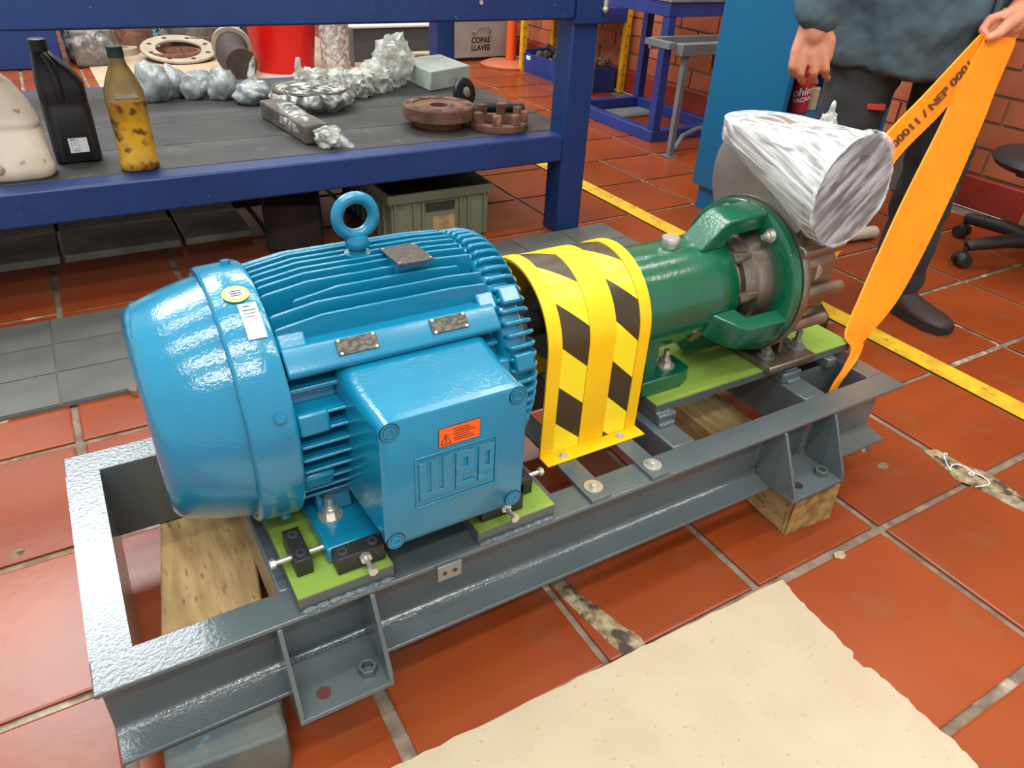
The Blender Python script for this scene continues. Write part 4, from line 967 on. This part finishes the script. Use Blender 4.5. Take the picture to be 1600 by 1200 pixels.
floorclamp(lump((.29, 5.60, .12), (.16, .2, .125), 4, .12, 3, 4), .0003).build('film', 'thin_film', db, smooth=60)
# flanges and rings
def ring(name, c, ro, ri, h, m_, label, group, tilt=None, holes=0, n=40):
    b = B().lathe([(0, ri), (0, ro), (h, ro), (h, ri), (0, ri)], (0, 0, 0), (0, 0, 1), n)
    M_ = Matrix.Translation(Vector(c)) @ (Matrix.Rotation(tilt[0], 4, tilt[1]) if tilt else Matrix())
    b.xf(lambda v: M_ @ v)
    o = b.build(name, m_, smooth=40, label=label, cat='ring' if 'ring' in name else 'flange', group=group)
    for k in range(holes):
        t = 2*pi*k/holes+.3; rm = (ro+ri)/2
        hb = B().cyl((rm*cos(t), rm*sin(t), h-.001), (rm*cos(t), rm*sin(t), h+.0008), (ro-ri)*.17, None, 12).xf(lambda v: M_ @ v)
        hb.build('bolt_hole', 'black_steel', o)
    return o
G = 'flanges and rings on the tan sheet'
ring('flange', (.98, 5.98, .006), .24, .14, .10, 'old_steel', 'thick grey steel flange in the stack behind the gasket', G)
ring('flange', (1.0, 5.98, .107), .20, .11, .05, 'old_steel', 'smaller grey flange on top of the flange stack', G)
ring('flange', (1.02, 5.98, .158), .16, .08, .04, 'gasket_tan', 'topmost pale flange of the flange stack', G)
ring('flange', (.58, 6.02, .006), .13, .08, .14, 'rust', 'brown toothed flange left of the flange stack', G)
ring('gasket_ring', (.80, 5.60, .058), .23, .14, .012, 'gasket_tan', 'large pale flat gasket ring with bolt holes leaning on a brown ring', G, (radians(12), 'X'), 8)
ring('rubber_ring', (.77, 5.60, .006), .17, .145, .05, 'rust', 'brown ring underneath the pale gasket', G)
ring('rubber_ring', (1.18, 5.66, .006), .14, .12, .05, 'rubber_ring', 'orange brown rubber ring beside the pale gasket', G)
ring('flange', (.48, 5.85, .006), .10, .05, .04, 'gasket_tan', 'flat pale flange next to the dark wrapped bundle', G)
B().box(1.235, 5.93, .006, 1.36, 6.05, .17).build('rusty_plate', 'rust', bevel=.004, label='rusty square plate standing against the flange stack', cat='plate')
def pipe(name, pts, r, wall, m_, label, fl):
    t = thing(name, (pts[0][0], pts[0][1], 0), label, 'pipe', 'pipe elbows behind the bench')
    P = catmull(pts, 6); B().tube(P, r, 24).build('pipe_body', m_, t, smooth=60)
    d = (P[0]-P[1]).normalized()
    B().lathe([(0, r*.82), (0, fl), (.02, fl), (.022, r*.82), (0, r*.82)], P[0]-d*.002, d, 32).build('pipe_flange', 'gasket_tan', t)
    B().lathe([(0, 0), (0, r*.83)], P[0]+d*.004, d, 24).build('bore', 'black_steel', t)
pipe('pipe_elbow', [(1.25, 5.42, .20), (1.34, 5.55, .185), (1.46, 5.66, .16)], .10, .01, 'orange_plastic', 'orange pipe with a round grey flange left of the red bucket', .135)
pipe('pipe_elbow', [(1.02, 5.02, .16), (.99, 4.90, .125), (1.0, 4.72, .105)], .09, .01, 'dark_pipe', 'dark brown pipe elbow with pale flange in front of the orange pipe', .115)
rb = thing('red_bucket', (1.33, 5.05, 0), 'large bright red plastic bucket behind the bench', 'bucket')
B().lathe([(0, 0), (0, .17), (.02, .18), (.34, .215), (.36, .225), (.37, .225), (.37, .205), (.03, .17), (.03, 0)], (1.345, 5.08, 0), (0, 0, 1), 48).build('bucket_body', 'red_plastic', rb, smooth=40)
sc = thing('steel_cylinder', (1.6, 4.85, 0), 'upright steel cylinder wrapped in film right of the red bucket', 'cylinder')
B().cyl((1.605, 4.85, 0), (1.605, 4.85, .50), .088, None, 40).build('cylinder_body', 'stainless_plate', sc)
B().lathe([(.001, .0895), (.25, .0905), (.5, .0895)], (1.605, 4.85, 0), (0, 0, 1), 40).build('film', 'clear_film', sc)
gb = thing('grey_bin', (2.1, 5.3, 0), 'dark grey storage bin with a pale lid edge behind the bench', 'bin')
B().box(1.80, 5.2, 0, 2.46, 5.75, .215).build('bin_body', 'grey_bin', gb, bevel=.01); B().box(1.78, 5.18, .2155, 2.48, 5.77, .235).build('lid', 'white_edge', gb, bevel=.006)
B().box(1.75, 5.05, .0, 1.80, 5.10, .24).build('bin_handle', 'grey_steel', gb, bevel=.004)
hp = thing('drilled_plate', (2.1, 4.7, 0), 'pinkish brown plate with rows of round holes beside the white block', 'plate')
B().box(1.86, 4.80, 0, 2.26, 4.86, .10).build('plate_body', 'rust', hp, bevel=.003); B().box(1.85, 4.79, .1002, 2.27, 4.88, .114).build('top_strip', 'gasket_tan', hp, bevel=.002)
for k in range(3):
    for j in range(2): B().cyl((2.13+.045*k, 4.7995, .072-.052*j), (2.13+.045*k, 4.7985, .072-.052*j), .016, None, 18).build('hole', 'black_steel', hp)
tb_ = thing('tool_box', (2.77, 5.2, 0), 'grey metal tool box lettered COPAS LLAVES behind the bench', 'tool box')
B().box(2.545, 5.07, .022, 2.99, 5.5, .36).build('box_body', 'grey_box', tb_, bevel=.006); B().box(2.56, 5.09, 0, 2.98, 5.48, .0215).build('base', 'black_steel', tb_)
B().tube([(2.69, 5.07, .192), (2.70, 5.03, .195), (2.715, 5.035, .225), (2.80, 5.035, .225), (2.815, 5.03, .195), (2.825, 5.07, .192)], .006, 8).build('carry_handle', 'grey_steel', tb_, smooth=50)
for (s, z) in (('COPAS', .137), ('LLAVES', .088)):
    b = text_mesh(s, .052, .0016); b.xf(lambda v: V(2.757+v.x*.92, 5.0685, z+v.y)).build('lettering', 'black_print', tb_, smooth=0)
op = thing('orange_post', (2.92, 4.9, 0), 'orange steel post on a round terracotta base', 'post')
B().cyl((2.912, 4.9, .03), (2.912, 4.9, .75), .036, None, 28).build('post', 'orange_pole', op)
B().lathe([(0, 0), (0, .20), (.014, .205), (.018, .18), (.026, .17), (.03, .16), (.03, 0)], (2.87, 4.85, 0), (0, 0, 1), 48).build('round_base', 'terracotta', op, smooth=40)
# rack
rk = thing('storage_rack', (3.0, 4.25, 0), 'low rack with yellow perforated posts against the brick wall', 'rack')
for (x, y) in ((2.845, 3.85), (2.845, 4.64), (3.09, 3.85), (3.09, 4.64)):
    p = B().prism([(x, y), (x+.035, y), (x+.035, y+.004), (x+.004, y+.004), (x+.004, y+.035), (x, y+.035)], 'z', 0, 1.05).build('post', 'rack_yellow', rk)
    for k in range(14):
        B().cyl((x+.018, y-.0003, .05+.055*k), (x+.018, y-.0012, .05+.055*k), .005, None, 8).build('post_hole', 'black_steel', p)
B().box(2.85, 3.855, .40, 3.12, 4.67, .48).build('shelf', 'rack_blue', rk, bevel=.004)
B().box(2.85, 3.856, .90, 3.12, 4.67, .95).build('shelf', 'rack_blue', rk, bevel=.004)
bn = thing('steel_bin', (2.98, 4.25, 0), 'blue steel bin full of big bolts on the rack', 'bin')
B().box(2.858, 3.90, .02, 2.866, 4.63, .125).build('front_wall', 'rack_blue', bn, bevel=.002); B().box(3.08, 3.90, .02, 3.088, 4.63, .125).build('back_wall', 'rack_blue', bn)
for y in (3.90, 4.622): B().box(2.8662, y, .02, 3.0798, y+.008, .145).build('end_wall', 'rack_blue', bn, bevel=.002)
B().box(2.858, 3.90, 0.0, 3.088, 4.63, .0198).build('bin_floor', 'rack_blue', bn)
B().box(2.8565, 4.55, .085, 2.858, 4.60, .11).build('bin_tag', 'white_print', bn)
rnd = random.Random(5)
bolt_me = shared('big_bolt', lambda: B().hexa((0, 0, 0), (0, 0, 1), .03, .022).cyl((0, 0, .022), (0, 0, .12), .0165, None, 12), 'old_steel')
where = ['at the heap top', 'near the heap top', 'on the left of the heap', 'on the right of the heap', 'low in the heap']
for k in range(26):
    y = 3.99+.58*rnd.random(); x = 2.91+.13*rnd.random(); z = .10+.09*rnd.random()*(1-abs(y-4.25)/.5)
    d = V(rnd.uniform(-1, 1), rnd.uniform(-1, 1), rnd.uniform(-.35, .35)).normalized()
    put('big_bolt', bolt_me, None, (x-d.x*.05, y-d.y*.05, z), rot=axrot(d), label='large grey hex bolt in the heap in the blue bin', cat='bolt', group='big bolts heaped in the blue bin')
for k in range(9):
    x = 2.90+.17*rnd.random(); y = 3.94+.03*rnd.random(); z = .13+.05*rnd.random()
    floorclamp(lump((x, y, z), (.028, .02, .02), k+60, .5, 2, 2), .02).build('rusty_scrap', 'rust', smooth=20, label='rusty metal scrap at the near end of the blue bin', cat='scrap', group='rusty scraps in the blue bin')
# blue table
bt = thing('steel_table', (2.75, 3.25, 0), 'open blue square tube table frame in front of the brick wall', 'table')
TX0, TX1, TY0, TY1 = 2.51, 3.0, 2.83, 3.55
for x in (TX0, TX1-.045):
    for y in (TY0, TY1-.045): B().box(x, y, .055, x+.045, y+.045, .5595).build('leg', 'table_blue', bt, bevel=.003)
for (z0, z1) in ((0, .0545), (.56, .62)):
    B().box(TX0-.004, TY0-.002, z0, TX0+.048, TY1, z1).build('side_rail', 'table_blue', bt, bevel=.003); B().box(TX1-.048, TY0-.002, z0, TX1+.004, TY1, z1).build('side_rail', 'table_blue', bt, bevel=.003)
    B().box(TX0+.0482, TY0-.002, z0, TX1-.0482, TY0+.046, z1).build('end_rail', 'table_blue', bt, bevel=.003); B().box(TX0+.0482, TY1-.046, z0, TX1-.0482, TY1, z1).build('end_rail', 'table_blue', bt, bevel=.003)
B().box(TX0-.01, TY0-.01, .6202, TX1+.01, TY1+.01, .632).build('table_top', 'grey_steel', bt, bevel=.002)
mp_ = thing('machine_case', (2.75, 3.1, .632), 'dark machine case standing on the blue table', 'case')
B().box(2.56, 2.90, .6322, 2.96, 3.3, .80).build('case_body', 'black_plastic', mp_, bevel=.01)
B().box(2.7, 3.3, 0.0003, 2.95, 3.48, .006).build('floor_plate', 'grey_steel', label='flat grey metal plate lying inside the blue table frame', cat='plate')
gs = thing('grey_stand', (2.55, 2.6, 0), 'slim grey steel stand beside the blue cabinet', 'stand')
for x in (2.43, 2.95): B().box(x, 2.60, .003, x+.026, 2.626, .4345).build('leg', 'grey_steel', gs, bevel=.002); B().box(x-.02, 2.585, 0, x+.045, 2.645, .0028).build('foot_pad', 'grey_steel', gs)
B().box(2.40, 2.59, .435, 3.0, 2.635, .485).build('top_rail', 'grey_steel', gs, bevel=.003); B().box(2.40, 2.80, .435, 3.0, 2.82, .485).build('top_rail', 'grey_steel', gs, bevel=.003)
B().box(2.36, 2.6355, .46, 2.40, 2.80, .485).build('cross_rail', 'grey_steel', gs)
B().tube([(2.47, 2.62, .02), (2.55, 2.66, .07), (2.65, 2.68, .09), (2.8, 2.70, .09)], .012, 8).build('brace', 'grey_steel', gs)
B().tube([(2.58, 2.585, .44), (2.585, 2.582, .40), (2.60, 2.583, .36), (2.60, 2.584, .33)], .006, 7).build('cable', 'cable', label='short black cable hanging from the grey stand', cat='cable')
# cabinet with an open recess
cab = thing('steel_cabinet', (2.3, 1.9, 0), 'tall plain blue steel cabinet behind the pump', 'cabinet')
CX0, CX1, CY0, CY1 = 2.05, 2.62, 1.70, 2.045
B().box(CX0, CY0, .09, CX0+.02, CY1, 1.3).build('side_panel', 'cabinet_blue', cab, bevel=.002); B().box(CX1-.02, CY0, .09, CX1, CY1, 1.3).build('side_panel', 'cabinet_blue', cab)
B().box(CX0+.0202, CY1-.02, .09, CX1-.0202, CY1, 1.3).build('back_panel', 'cabinet_blue', cab)
for z in (.09, .36, .80): B().box(CX0+.0202, CY0+.004, z, CX1-.0202, CY1-.0202, z+.03).build('shelf', 'cabinet_blue', cab, bevel=.002)
B().box(CX0+.0202, CY0+.001, .1205, CX1-.0202, CY0+.015, .359).build('lower_door', 'cabinet_blue', cab, bevel=.002)
B().box(CX0+.02, CY0+.02, 0, CX1-.02, CY1-.02, .0895).build('plinth', 'cabinet_blue', cab)
can = thing('spray_can', (2.24, 1.81, .3902), 'red spray can with white lettering in the cabinet recess', 'spray can')
B().lathe([(0, 0), (0, .03), (.003, .033), (.155, .033), (.163, .028), (.170, .02), (.17, 0)], (2.245, 1.80, .3903), (0, 0, 1), 32).build('can_body', 'can_red', can, smooth=40)
B().cyl((2.245, 1.80, .56), (2.245, 1.80, .59), .014, .012, 16).build('nozzle', 'white_print', can)
def wrap_can(b, z): return b.xf(lambda v: V(2.245+.0336*sin((v.x-.006)/.0335-.45), 1.80-.0336*cos((v.x-.006)/.0335-.45), z+v.y+.25*v.x))
wrap_can(text_mesh('ohim', .036, .0008), .3903+.072).build('lettering', 'can_text', can, smooth=0)
wrap_can(text_mesh('YACAN', .019, .0008), .3903+.046).build('lettering', 'can_text', can, smooth=0)
B().cyl((2.325, 1.82, .3903), (2.325, 1.82, .465), .027, None, 24).build('tape_roll', 'pale_tape', bevel=.003, label='pale tan cardboard tube beside the red spray can', cat='tube')
# pale pipe on the floor behind the pump
B().tube([(2.12, 1.52, .022), (2.28, 1.52, .024), (2.45, 1.50, .024)], .022, 14).build('pale_pipe', 'white_jug', label='short pale plastic pipe on the floor behind the pump', cat='pipe')
# swivel chair
ch = thing('swivel_stool', (2.72, 1.10, 0), 'black swivel stool with castors at the right edge', 'stool')
CC = V(2.76, 1.10, 0)
for k in range(5):
    t = radians(158+72*k); d = V(cos(t), sin(t), 0); e = CC+d*.27
    lg = B().tube([CC+V(0, 0, .085), CC+d*.12+V(0, 0, .088), CC+d*.26+V(0, 0, .075), e+V(0, 0, .07)], [.026, .024, .02, .017], 10).build('leg', 'chair_black', ch, smooth=50)
    cs = B()
    for s_ in (-1, 1): cs.cyl(e+V(-d.y, d.x, 0)*.006*s_+V(0, 0, .024), e+V(-d.y, d.x, 0)*.026*s_+V(0, 0, .024), .024, .021, 18)
    cs.cyl(e+V(0, 0, .03), e+V(0, 0, .07), .008, None, 10).ball(e+V(0, 0, .034), (.022, .022, .017), 12, 8)
    cs.build('castor', 'chair_black', ch, smooth=50)
B().cyl(CC+V(0, 0, .06), CC+V(0, 0, .13), .034, None, 20).cyl(CC+V(0, 0, .13), CC+V(0, 0, .30), .016, None, 16).build('gas_column', 'black_plastic', ch)
B().lathe([(0, 0), (0, .15), (.012, .20), (.03, .215), (.045, .205), (.055, .17), (.058, 0)], CC+V(-.05, .0, .315), (0, 0, 1), 40).build('seat', 'chair_black', ch, smooth=60)
B().box(-.12, -.09, .298, .12, .09, .3145).xf(lambda v: v+CC+V(-.04, 0, 0)).build('seat_plate', 'black_plastic', ch, bevel=.006)
rot_box((3.01, 1.20), .16, .16, .10, .5, 0, .002, 2).build('cardboard_block', 'board_tan', bevel=.003, label='tan board block on the floor behind the stool', cat='block')
# ================================================================== person
PC = V(1.86, 1.215, 0); LA = V(.847, -.532, 0); FA = V(-.532, -.847, 0)
def Wp(l, f, z): return PC+LA*l+FA*f+V(0, 0, z)
body = B()
def limb(b, pts, rs):
    for i in range(len(pts)-1): b.capsule(pts[i], pts[i+1], rs[i], rs[i+1], 14)
rs_, re_, rw_ = Wp(-.20, 0, 1.40), Wp(-.275, .02, 1.08), V(1.548, 1.252, .765)
ls_, le_, lw_ = Wp(.20, 0, 1.40), Wp(.31, .10, 1.08), V(1.955, 1.012, .828)
limb(body, [Wp(0, 0, .92), Wp(0, 0, 1.15), Wp(0, -.01, 1.36), Wp(0, 0, 1.50), Wp(0, .02, 1.56)], [.12, .11, .10, .055, .055])
limb(body, [Wp(-.05, 0, 1.38), rs_, re_, rw_], [.07, .06, .042, .028]); limb(body, [Wp(.05, 0, 1.38), ls_, le_, lw_], [.07, .06, .042, .028])
limb(body, [Wp(-.09, 0, .9), Wp(-.10, .03, .5), Wp(-.10, -.01, .09)], [.085, .055, .04]); limb(body, [Wp(.09, 0, .9), Wp(.15, .04, .5), Wp(.185, 0, .09)], [.085, .055, .04])
# head with face
hd = Wp(0, .03, 1.655)
body.ball(hd, (.078, .092, .115), 24, 16, Matrix(((LA.x, FA.x, 0), (LA.y, FA.y, 0), (0, 0, 1))))
body.ball(hd+FA*.095+V(0, 0, -.012), (.013, .013, .022), 10, 8); body.ball(hd+FA*.06+V(0, 0, -.075), (.045, .045, .04), 12, 8)
for s_ in (-1, 1): body.ball(hd+LA*.08*s_, (.012, .02, .03), 10, 8)
# right hand, hanging, back of the hand to the viewer
def P1(s, d, n): return rw_+LA*s+V(0, 0, -d)+FA*n
limb(body, [P1(0, -.02, 0), P1(0, .03, .004)], [.027, .03])
for (s, ln, sp) in ((-.031, .85, -.006), (-.011, 1, -.003), (.010, 1.0, .004), (.029, .95, .010)):
    k0 = P1(s*.55, .02, .0); k1 = P1(s*1.05, .082-abs(s+.005)*.35, .012)
    limb(body, [k0, k1], [.0165, .0118])
    k2 = k1+LA*(sp+.006)+V(0, 0, -.036*ln)+FA*.004; k3 = k2+LA*.010+V(0, 0, -.018*ln)-FA*.018; k4 = k3+LA*.012+V(0, 0, -.008*ln)-FA*.012
    limb(body, [k1, k2, k3, k4], [.0112, .0098, .0088, .0076])
limb(body, [P1(.022, .02, .0), P1(.042, .045, .010), P1(.046, .078, .010), P1(.042, .104, .004)], [.018, .0135, .0112, .0088])
# left hand gripping the sling
hc = V(1.880, 1.0, .762)
limb(body, [lw_, hc+V(.02, .004, .02)], [.028, .03])
dd = V(-.70, -.30, -.62).normalized()
for k, o_ in enumerate((-.03, -.010, .010, .030)):
    side = V(.30, -.75, -.28)*o_*1.0
    a = hc+V(.012, .006, .014)+V(.34, -.1, -.62).normalized()*(o_+.006); b1 = a+V(-.018, -.004, -.004)+V(-.02, 0, -.012); b1 = a+V(-.034, .016, -.012); b2 = b1+V(-.024, -.004, -.020); b3 = b2+V(-.004, -.018, -.012)
    limb(body, [hc+V(.03, .004, .03)+V(.34, -.1, -.62).normalized()*o_*.5, a, b1, b2, b3], [.017, .0125, .0108, .0095, .008])
limb(body, [hc+V(.01, -.008, .03), hc+V(-.035, -.018, .018), hc+V(-.07, -.022, .0), hc+V(-.098, -.022, -.006)], [.018, .0135, .0115, .009])
person = body.build('person', 'skin', None, org=tuple(PC), smooth=0, label='person in grey work jacket and trousers holding the orange sling', cat='person')
person.data.shade_smooth()
rm = person.modifiers.new('fuse', 'REMESH'); rm.mode = 'VOXEL'; rm.voxel_size = .0042; rm.use_smooth_shade = True
sm = person.modifiers.new('smooth', 'SMOOTH'); sm.iterations = 4; sm.factor = .5
def garment(b, name, m_, vox, amp, tscale, it=6):
    o = b.build(name, m_, person, smooth=0); o.data.shade_smooth()
    r = o.modifiers.new('fuse', 'REMESH'); r.mode = 'VOXEL'; r.voxel_size = vox; r.use_smooth_shade = True
    s = o.modifiers.new('smooth', 'SMOOTH'); s.iterations = it; s.factor = .5
    tx_ = bpy.data.textures.new(name, 'CLOUDS'); tx_.noise_scale = tscale
    d = o.modifiers.new('folds', 'DISPLACE'); d.texture = tx_; d.strength = amp; d.mid_level = .5; d.texture_coords = 'LOCAL'
    return o
def oval(z, rl, rf, cl=0, cf=0, n=40): return [tuple(Wp(cl+rl*cos(2*pi*i/n), cf+rf*sin(2*pi*i/n), z+.03*cos(2*pi*i/n)*(-1 if z < .7 else 0)*.55)) for i in range(n)]
jk = B(); levels = [(.645, .215, .155), (.655, .222, .162), (.75, .212, .155), (.9, .20, .145), (1.05, .185, .13), (1.25, .20, .13), (1.38, .19, .11), (1.44, .11, .08), (1.47, .08, .07)]
for (z, a, c) in levels: jk.v += oval(z, a, c, .01)
for k in range(len(levels)-1):
    for i in range(40): jk.f.append((k*40+i, k*40+(i+1) % 40, (k+1)*40+(i+1) % 40, (k+1)*40+i))
jk.f.append(tuple(range(39, -1, -1))); jk.f.append(tuple((len(levels)-1)*40+i for i in range(40)))
rc_ = rw_+V(-.004, 0, .012); limb(jk, [rs_, re_, rc_+(re_-rc_).normalized()*.05, rc_], [.085, .066, .053, .050])
lc_ = lw_+(le_-lw_).normalized()*.05; limb(jk, [ls_, le_, lc_], [.085, .062, .05])
jacket = garment(jk, 'jacket', 'jacket', .008, .03, .07, 4)
B().tube([Wp(.105, .143, .655), Wp(.108, .148, .8), Wp(.10, .145, 1.0), Wp(.08, .14, 1.2)], .007, 8).build('placket', 'jacket', jacket, smooth=50)
B().cyl(Wp(.125, .148, .80), Wp(.126, .155, .80), .008, None, 16).build('button', 'button', jacket)
tr = B()
limb(tr, [Wp(-.085, 0, .86), Wp(-.10, .03, .5), Wp(-.10, -.01, .08)], [.10, .080, .070]); limb(tr, [Wp(.085, 0, .86), Wp(.145, .04, .5), Wp(.185, 0, .085)], [.10, .080, .070])
limb(tr, [Wp(-.06, 0, .92), Wp(.06, 0, .92)], [.115, .115])
trousers = garment(tr, 'trousers', 'trousers', .010, .03, .08, 4)
B().obox(Wp(-.075, .098, .575), LA*.022, V(0, 0, .007), FA*.012).build('knee_patch', 'trouser_patch', trousers, bevel=.002, label='small red tag on the trouser leg')
for (l, f, turn) in ((-.10, .03, 0.0), (.195, .03, .5)):
    c = Wp(l, f, 0); d = (FA*cos(turn)+LA*sin(turn)).normalized(); s = V(-d.y, d.x, 0)
    b = B()
    for (t, wd, h) in ((-.09, .028, .075), (-.075, .036, .095), (-.02, .038, .095), (.03, .04, .07), (.08, .046, .052), (.13, .046, .044), (.16, .034, .036), (.17, .02, .03)):
        for i in range(16):
            a = 2*pi*i/16; zz = .018+(h-.018)*max(0, (sin(a)+.3)/1.3) if sin(a) > -.3 else .018
            b.v.append(tuple(c+d*t+s*wd*cos(a)+V(0, 0, zz)))
    for k in range(7):
        for i in range(16): b.f.append((k*16+i, k*16+(i+1) % 16, k*16+16+(i+1) % 16, k*16+16+i))
    b.f.append(tuple(range(15, -1, -1))); b.f.append(tuple(112+i for i in range(16)))
    sh = b.build('shoe', 'shoe', person, smooth=60)
    sb = B(); out = [(-.092, .028), (-.07, .038), (0, .038), (.08, .048), (.13, .048), (.165, .032), (.174, .0)]
    poly = [(t, w_) for t, w_ in out]+[(t, -w_) for t, w_ in out[::-1]]
    sb.prism([(0, 0)]*0+[((c+d*t+s*w_).x, (c+d*t+s*w_).y) for t, w_ in poly], 'z', .001, .018); sb.build('sole', 'sole', sh)
hr = B().ball(hd-FA*.012+V(0, 0, .022), (.084, .094, .104), 24, 16, Matrix(((LA.x, FA.x, 0), (LA.y, FA.y, 0), (0, 0, 1))))
hr.v = [tuple(Vector(v) if (Vector(v)-hd).dot(FA) < .055 or v[2] > hd.z+.06 else Vector(v)-FA*.02) for v in hr.v]; hr.build('hair', 'hair', person, smooth=60)
for s_ in (-1, 1): B().ball(hd+FA*.086+LA*.03*s_+V(0, 0, .012), (.011, .008, .006), 10, 8).build('eye', 'eye', person)
B().ball(hd+FA*.1+V(0, 0, -.055), (.02, .008, .005), 12, 8).build('lips', 'trouser_patch', person)
